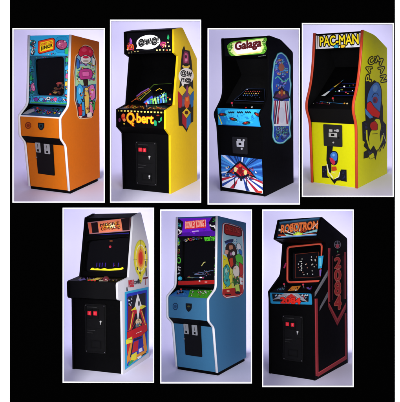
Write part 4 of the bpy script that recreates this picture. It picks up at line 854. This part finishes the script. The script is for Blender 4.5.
for col, k in (('#1c3a58', 1), ('#3a7098', .7), ('#24486a', .5)): a.poly(col, [(175.4 + 2.9*k*math.cos(i*math.pi/4 + .39), 306.4 + 3.9*k*math.sin(i*math.pi/4 + .39)) for i in range(8)])
a.rpoly('#0e1216', [(185.6, 303.2), (192, 303.6), (191.8, 308.4), (190.2, 311), (188.6, 312), (187, 310.6), (185.8, 308)], .6).ell('#4a4a28', 188.8, 306.4, 1.6, .9).ell('#101820', 188.8, 308.6, 1.4, .8)
a.done('control_art', R)
coin_nintendo(c, lf, [(183.6, 320.6), (200.8, 322.4), (202.4, 357), (185.8, 354.6)], [(184.8, 324, 188.6, 333.4), (193, 325, 197.4, 334.6)], None, (185, 338.4))
a = Art(c.side)
out = [(222.2, 224), (224.6, 222.4), (232, 223.8), (240.6, 227), (243.4, 231), (244, 244), (244.4, 288), (243, 293.6), (239, 296.6), (226, 298.6), (222.6, 296), (221.6, 290), (221.4, 240)]
a.rpoly('#a82a2a', out, 1.5); sh = lambda k, kk: [((x - 232.8) * k + 232.8, (y - 260) * kk + 260) for x, y in out]
a.rpoly('#ecebe6', sh(.95, .985), 1.5); a.rpoly('#a8d4dc', sh(.86, .955), 1.5)
a.splat([(223.6, 237), (242, 238), (242, 258), (223.6, 256)], ['#f0f4f4', '#8ac4d4', '#5a9ac0', '#d8ecec'], 26, .9, 2.2, 94, edge=None)
a.poly('#e6d81e', [(222.6, 254), (228, 258), (231, 272), (234, 288), (222.8, 290)]).poly('#58b838', [(234, 254), (239, 255), (242.6, 259), (242.8, 270), (238, 266), (233.6, 262)]).poly('#c8402a', [(238.4, 268), (242.8, 268), (243, 288), (238.6, 287)]).poly('#d8e06a', [(230, 268), (238.6, 266), (239, 288), (232, 289)])
a.poly('#b8241c', [(222.4, 289.4), (243, 286.6), (242.6, 292.6), (239, 295.4), (226, 297), (223, 294.6)])
a.rpoly('#3c0c08', [(224, 224.4), (226, 223.4), (240.4, 227.8), (242, 230.6), (242, 236.2), (239, 237), (226, 235), (223.8, 233)], 1.2); a.rpoly('#b01c12', [(224.6, 225), (226.2, 224.2), (240, 228.4), (241.4, 231), (241.2, 235.2), (238.8, 236), (226.4, 234), (224.4, 232.4)], 1.2)
a.text('#5a0c08', 'DONKEY', (226, 230), (232.8, 231.6), (226, 225.2), .06); a.text('#5a0c08', 'KONG 3', (233.6, 232), (240.2, 233.6), (233.8, 227.2), .06); a.text('#e05038', 'DONKEY', (225.7, 229.8), (232.5, 231.4), (225.7, 225), .02); a.text('#e05038', 'KONG 3', (233.3, 231.8), (239.9, 233.4), (233.5, 227), .02)
a.rpoly('#23305a', [(224, 241.4), (229, 239.4), (233.6, 239), (233, 242), (226, 244.6)], .8).rpoly('#5a78b8', [(225, 243.4), (231, 241.6), (231, 243.6), (227, 245.6)], .6)
a.shape('#3a2018', [(225.4, 247), (229, 242.6), (233.6, 244), (236.4, 250), (235.8, 262), (233.4, 270), (230.4, 267), (227.6, 257)], 2, .5).shape('#d8906a', [(228.6, 245.6), (232.4, 245), (233, 248.8), (229.4, 250)], 1, .3).shape('#e8a890', [(225.2, 249.6), (228.6, 250.6), (227.8, 254.4), (224.6, 253.6)], .8, .4)
a.shape('#d84020', [(229, 259), (232.4, 257.4), (233.4, 264.6), (230.8, 268)], 1, .3).ell('#f4f2ee', 233.4, 253.4, 1.5, 2.1).ell('#b0709a', 230.8, 254, 1.1, 1.6)
a.shape('#58c838', [(235, 256), (239, 253.6), (242.4, 257), (242.8, 266), (239, 263), (236.4, 262)], 1.4, .4).shape('#f4f4f4', [(236.4, 244), (239, 243), (241.4, 247), (239.4, 251), (237, 248.6)], 1, .4).shape('#2a7ac8', [(238.6, 249), (241.8, 251), (241.8, 255), (239.4, 253.4)], .7, .3)
a.shape('#3ab0a8', [(223.4, 268), (227, 264), (229.4, 268), (228.8, 277), (230.4, 284), (227, 287.4), (223.6, 282)], 1.4, .4).shape('#a8e0c8', [(224.6, 270), (226.8, 267.6), (227.6, 272), (226, 276)], .8, .25).shape('#e8e04a', [(228.6, 276), (231.6, 273.6), (232.4, 281), (230.4, 284)], .8, .35)
a.shape('#f0e8d8', [(233.4, 267), (237, 265), (239.4, 269), (239, 275.6), (235, 277), (232.8, 273)], 1.3, .5).ell('#e8b890', 235, 268.4, .9, 1)
a.shape('#c83028', [(238.8, 262), (242.6, 265), (242.8, 274), (240, 276), (239.4, 269)], 1, .4).shape('#2a6a2a', [(233, 278), (237.4, 276.6), (239.6, 282), (238.4, 286), (234.4, 286)], 1, .4).shape('#f4f4f4', [(239.2, 277), (242.4, 278), (242.4, 285), (240, 284)], .8, .35)
a.splat([(223, 256), (229, 260), (231, 288), (223, 289)], ['#4ab0a0', '#8ad0c0', '#3a8a6a', '#f0e84a', '#2a7a80'], 12, .7, 1.4, 95)
a.splat([(231, 276), (243, 276), (243, 290), (231, 290)], ['#f0e8d8', '#58b838', '#e8b890', '#c83a3a', '#f4f4f4'], 14, .7, 1.4, 96)
a.shape('#c8e05a', [(234.6, 285), (238.6, 284), (239.8, 291.6), (236, 293)], .8, .4).ell('#14101a', 237.6, 292.6, 2.8, 1.4).line('#141010', [(225, 294.2), (231, 294.4)], 1.1).ell('#f0b890', 228, 291, 1.6, 1)
a.done('side_art', R)
niche('F', c)

# ------------------------------------------------------------------ G: black cabinet, red lines
c = Cab('black arcade cabinet with red stripes and a red vertical 2084 on its side', (-0.7185, -0.0263, -0.0769), (1.117, 6.76, -2.154),
    [(0, 0), (.849, 0), (.122, .921), (.119, 1.015), (.43, 1.192), (.542, 1.582), (.341, 1.67), (.479, 1.925), (1.128, 1.597)],
    {4: .05, 7: .02, 8: .03}, BLK)
R = c.root; I = lambda i: c.inset(i, .012)
lf = c.slab('front_panel', I(0), I(2), BLK)
cf = c.slab('control_panel', I(2) + Vector((-.006, -.06)), I(3) + Vector((-.002, 0)), BLK)
dk = c.slab('control_deck', I(3) + Vector((.002, .001)), Vector((.325, 1.075)), BLK)
mz0 = Vector((.327, 1.077)); mz1 = I(5) + Vector((.02, 0)); mon = c.face(mz0, mz1)
gl = fillet(mon.pxs([(290.4, 248.8), (320, 245.8), (320.6, 278.6), (290.4, 279.4)]), [.04]*4, 5, True)
bf = c.slab('monitor_bezel', mz0, mz1, BLK, .03, hole=gl); plate('monitor_glass', bf, rect(-bf.wi + .01, .01, bf.wi - .01, bf.len - .01), -.06, -.034, GLASS, R)
c.slab('speaker_panel', mz1 + Vector((0, .002)), I(6), BLK)
mf = c.slab('marquee', I(6), I(7) + Vector((0, -.005)), mat('marquee_dark_blue', (.005, .009, .015), .25, .12)); c.slab('top_panel', I(7) + Vector((0, -.005)), Vector(c.prof[8]) + Vector((-.012, -.004)), BLK)
a = Art(mf, .0015, emit=.4)
a.poly('#2f5a78', [(279.4, 222), (320.4, 217.4), (320.2, 219), (279.8, 223.8)]).poly('#16303e', [(279.6, 224), (320, 219), (320, 221), (281, 226)])
a.splat([(280.6, 226), (319, 221.6), (317.8, 233.6), (278.6, 236)], ['#5a1c10', '#14323c', '#2a4a58', '#7a2a14', '#101c20'], 50, .8, 2.2, 101, edge=None)
a.rays(['#7ab0b8', '#a83a1c', '#2a5a6a', '#c8ccc0'], 298, 235, [(279, 226), (319, 222), (318, 234.4), (278.4, 236.6)], 26, 102)
a.text('#e0783a', 'ROBOTRON', (281, 232.8), (317.6, 228.8), (281.6, 225.4), .035, outline='#5a180a', ow=.05); a.line('#c86a3a', [(292, 223.8), (306, 222.4)], .9)
a.poly('#a8d03a', [(293, 234.8), (298, 231.8), (303.4, 233.8), (300, 236)]).poly('#e8e05a', [(296, 235), (298.4, 232.8), (301, 234.6)]).poly('#8ac8c0', [(284, 233.6), (294, 236), (287, 236.4)]).line('#d8dce0', [(290.4, 233), (285, 230)], .5).line('#d8dce0', [(312, 229), (318, 223)], .5)
a.line('#4a7aa8', [(277.6, 237.6), (318, 234.8)], 1.3).line('#b8c8d8', [(281, 236.8), (316, 234.2)], .5); a.done('marquee_art', R)
a = Art(bf, .001)
fr2 = [(287.6, 247.2), (321.8, 243.6), (322.2, 281), (287.4, 282.4)]
o1 = fillet([Vector(p) for p in fr2], [3.4]*4, 5, True); cenx = sum(p.x for p in o1)/len(o1); ceny = sum(p.y for p in o1)/len(o1)
a.loop('#28406a', [((p.x-cenx)*1.03+cenx, (p.y-ceny)*1.03+ceny) for p in o1], .8); a.loop('#c8402a', o1, 1.9); a.loop('#e0705a', [((p.x-cenx)*.985+cenx, (p.y-ceny)*.985+ceny) for p in o1], .6)
a.poly('#2a9ac8', [(318.4, 256.4), (323.6, 255.6), (324, 268), (318.4, 268.6)]).poly('#6ac8e0', [(319.4, 258), (321.4, 257.6), (321.6, 266), (319.6, 266.4)]).poly('#7a5ab0', [(319.6, 270), (322.4, 269.6), (321.4, 276), (319.8, 276)]).poly('#a82a5a', [(283.4, 268), (285.4, 262.8), (286.6, 263), (285, 268.4)])
a.done('bezel_art', R)
a = Art(bf, -.0335, emit=.5)
a.loop('#5a2418', [(294, 253.4), (317.4, 251), (318, 276), (294, 277)], .5)
Rr = random.Random(9)
for i in range(26):
    x, y = Rr.uniform(296, 316), Rr.uniform(256, 275); a.ell(Rr.choice(['#a8a8a0', '#8a5a4a', '#6a6a7a', '#b8b8c0']), x, y, .55, .6, 6)
for i in range(5): a.ell('#b0b0a8', 300 + (i % 2) * .4, 260.6 + i * 2.2, .7, .7, 6)
a.done('screen_marks', R)
a = Art(dk, .0015)
a.poly('#e08a2a', [(287.6, 291), (292, 286.4), (301, 285.8), (297.6, 290.6)]).splat([(288, 291), (293, 286.6), (301, 286), (297.6, 290.6)], ['#f0b04a', '#c85a1c', '#3a1408'], 14, .4, 1, 103, edge=None)
a.splat([(272, 291), (284, 285.6), (286, 290), (276, 292)], ['#2a5a8a', '#1c8a6a', '#3a3a8a', '#6a7a8a'], 14, .6, 1.4, 104, edge=None); a.splat([(303, 290), (308, 286), (316, 286), (311, 291)], ['#2a3a9a', '#3a6ab0', '#8a3a8a'], 10, .6, 1.4, 105, edge=None)
a.done('deck_art', R)
# the control panel overlay: cyan border, grey fan, red figures
a = Art(cf, .0018)
o2 = [(269.2, 292.6), (311.6, 293.6), (312.4, 304.6), (271.4, 303.6), (269.4, 301)]
a.rpoly('#1f86b4', o2, 1.2).rpoly('#0c0e12', [(272, 293.4), (309, 294.4), (308.6, 302), (273, 301.4)], .8)
a.poly('#8c8c92', [(272.6, 299.6), (284.6, 293), (298, 293.4), (308, 302), (298, 299.4), (282, 298.6)]).poly('#55555c', [(279, 300), (289, 294), (288, 300)]).poly('#55555c', [(300, 300.6), (293.6, 294), (296, 300.6)])
a.splat([(273, 295), (283, 293.8), (279, 298), (273, 299)], ['#b8b8c0', '#c83030', '#2a7ab0'], 12, .4, .9, 107, edge=None).splat([(299, 294.6), (308.6, 295), (308, 300), (303, 299)], ['#b8b8c0', '#c83030', '#2a7ab0'], 12, .4, .9, 108, edge=None)
for dx in (-9, -6, -3, 3, 6, 9): a.line('#c8c8cc', [(291 + dx * .3, 294), (291 + dx, 298.6)], .35)
a.poly('#c02420', [(286, 297.6), (291.4, 293.6), (297, 297.8)])
for x in (275, 278, 301, 304, 306): a.poly('#d8d8d8', [(x, 295.4), (x + 1.6, 294.4), (x + 2.4, 295.6)])
a.text('#e02a1c', '2084', (281, 303), (300.4, 304), (281, 297.4), .05, outline='#5a0c0c', ow=.04); a.done('control_art', R)
controls(c, dk, [('joystick', 284.8, 287.4, '#c83850'), ('joystick', 304, 288, '#c83850'), ('button', 296, 290.8, '#d8d8d8')])
coin_atari(c, lf, 283.6, 314.6, 303.4, 360, [(288.4, 324.2), (293.6, 324.8)], [(298.2, 331.8)])
a = Art(c.side)
RD, RD2 = '#92282e', '#c8484a'
a.line(RD, [(316, 298.6), (316.6, 340), (317, 376)], 3).line(RD2, [(315.2, 299), (315.8, 340), (316, 374)], .7)
a.line(RD, [(317, 375.4), (346.2, 357.4)], 3.4).line(RD2, [(318, 373), (345, 356.4)], .7)
a.line(RD, [(345.4, 313), (345.8, 358)], 1.6)
a.line(RD, [(329, 248), (329, 302)], 2.2).line(RD2, [(328.2, 248), (328.2, 302)], .6)
a.line(RD, [(345, 252), (345.2, 299)], 1.4)
a.poly(RD, [(328, 301), (328.2, 307), (337.2, 325.6), (337.4, 318.4)]).poly(RD, [(346, 302), (346, 308.6), (337.2, 325.6), (337.4, 318.4)])
a.line(RD2, [(328.6, 303), (337.3, 320.6), (345.6, 304.6)], .6).line('#5a1a20', [(328.4, 306), (337.2, 323), (345.8, 307.6)], .5)
a.poly('#77777a', [(314.6, 297), (314.6, 292.4), (327.6, 270), (327.6, 276)]).poly('#9a9a9c', [(314.8, 293.4), (316, 291.2), (327.6, 271.4), (327.6, 272.8)]).poly('#6c6c70', [(319.4, 311), (319.6, 307), (327.6, 291.6), (327.8, 297)])
for ch, y0, y1, w_ in (('2', 257.6, 268, 6.4), ('0', 269.6, 280.6, 6.8), ('8', 282, 294.6, 6.4), ('4', 295.6, 309, 7)):
    x0 = 337.6 - w_/2; k = .12
    a.text('#a81c18', ch, (x0 + .4, y1 + .3), (x0 + w_ - .4, y1 - .5), (x0 + .4, y0 + .5), .015, outline='#c0604c', ow=.045)
for yy in (268.8, 281.3, 295): a.poly('#d8806a', [(337.5, yy - 1.2), (339.6, yy), (337.5, yy + 1.2), (335.4, yy)]).poly('#7a1814', [(337.5, yy - .7), (338.7, yy), (337.5, yy + .7), (336.3, yy)])
a.line('#6a1c24', [(332, 256), (332, 300)], .6).line('#6a1c24', [(342.8, 256), (342.8, 299)], .5)
a.ell('#8a8a92', 337.4, 244.6, 3.4, 4, 20).ell('#08080a', 337.4, 244.6, 2.9, 3.5, 20).ell('#c84a5a', 337.4, 246, 1.7, 2).line('#8a8a92', [(337.4, 240.8), (337.4, 244)], .5).line('#8a8a92', [(334, 244.4), (341, 244.2)], .4).ell('#58b06a', 337.6, 251.6, .7, .9, 8)
a.splat([(334.6, 253), (340.6, 253), (340.6, 257), (334.6, 257)], ['#a85a5a', '#8a3a4a', '#c88a80'], 5, .6, 1.2, 106, edge=None)
a.rpoly('#a83240', [(327.6, 254), (329, 248.6), (330.4, 248), (330, 254)], .6)
a.done('side_art', R)
niche('G', c)
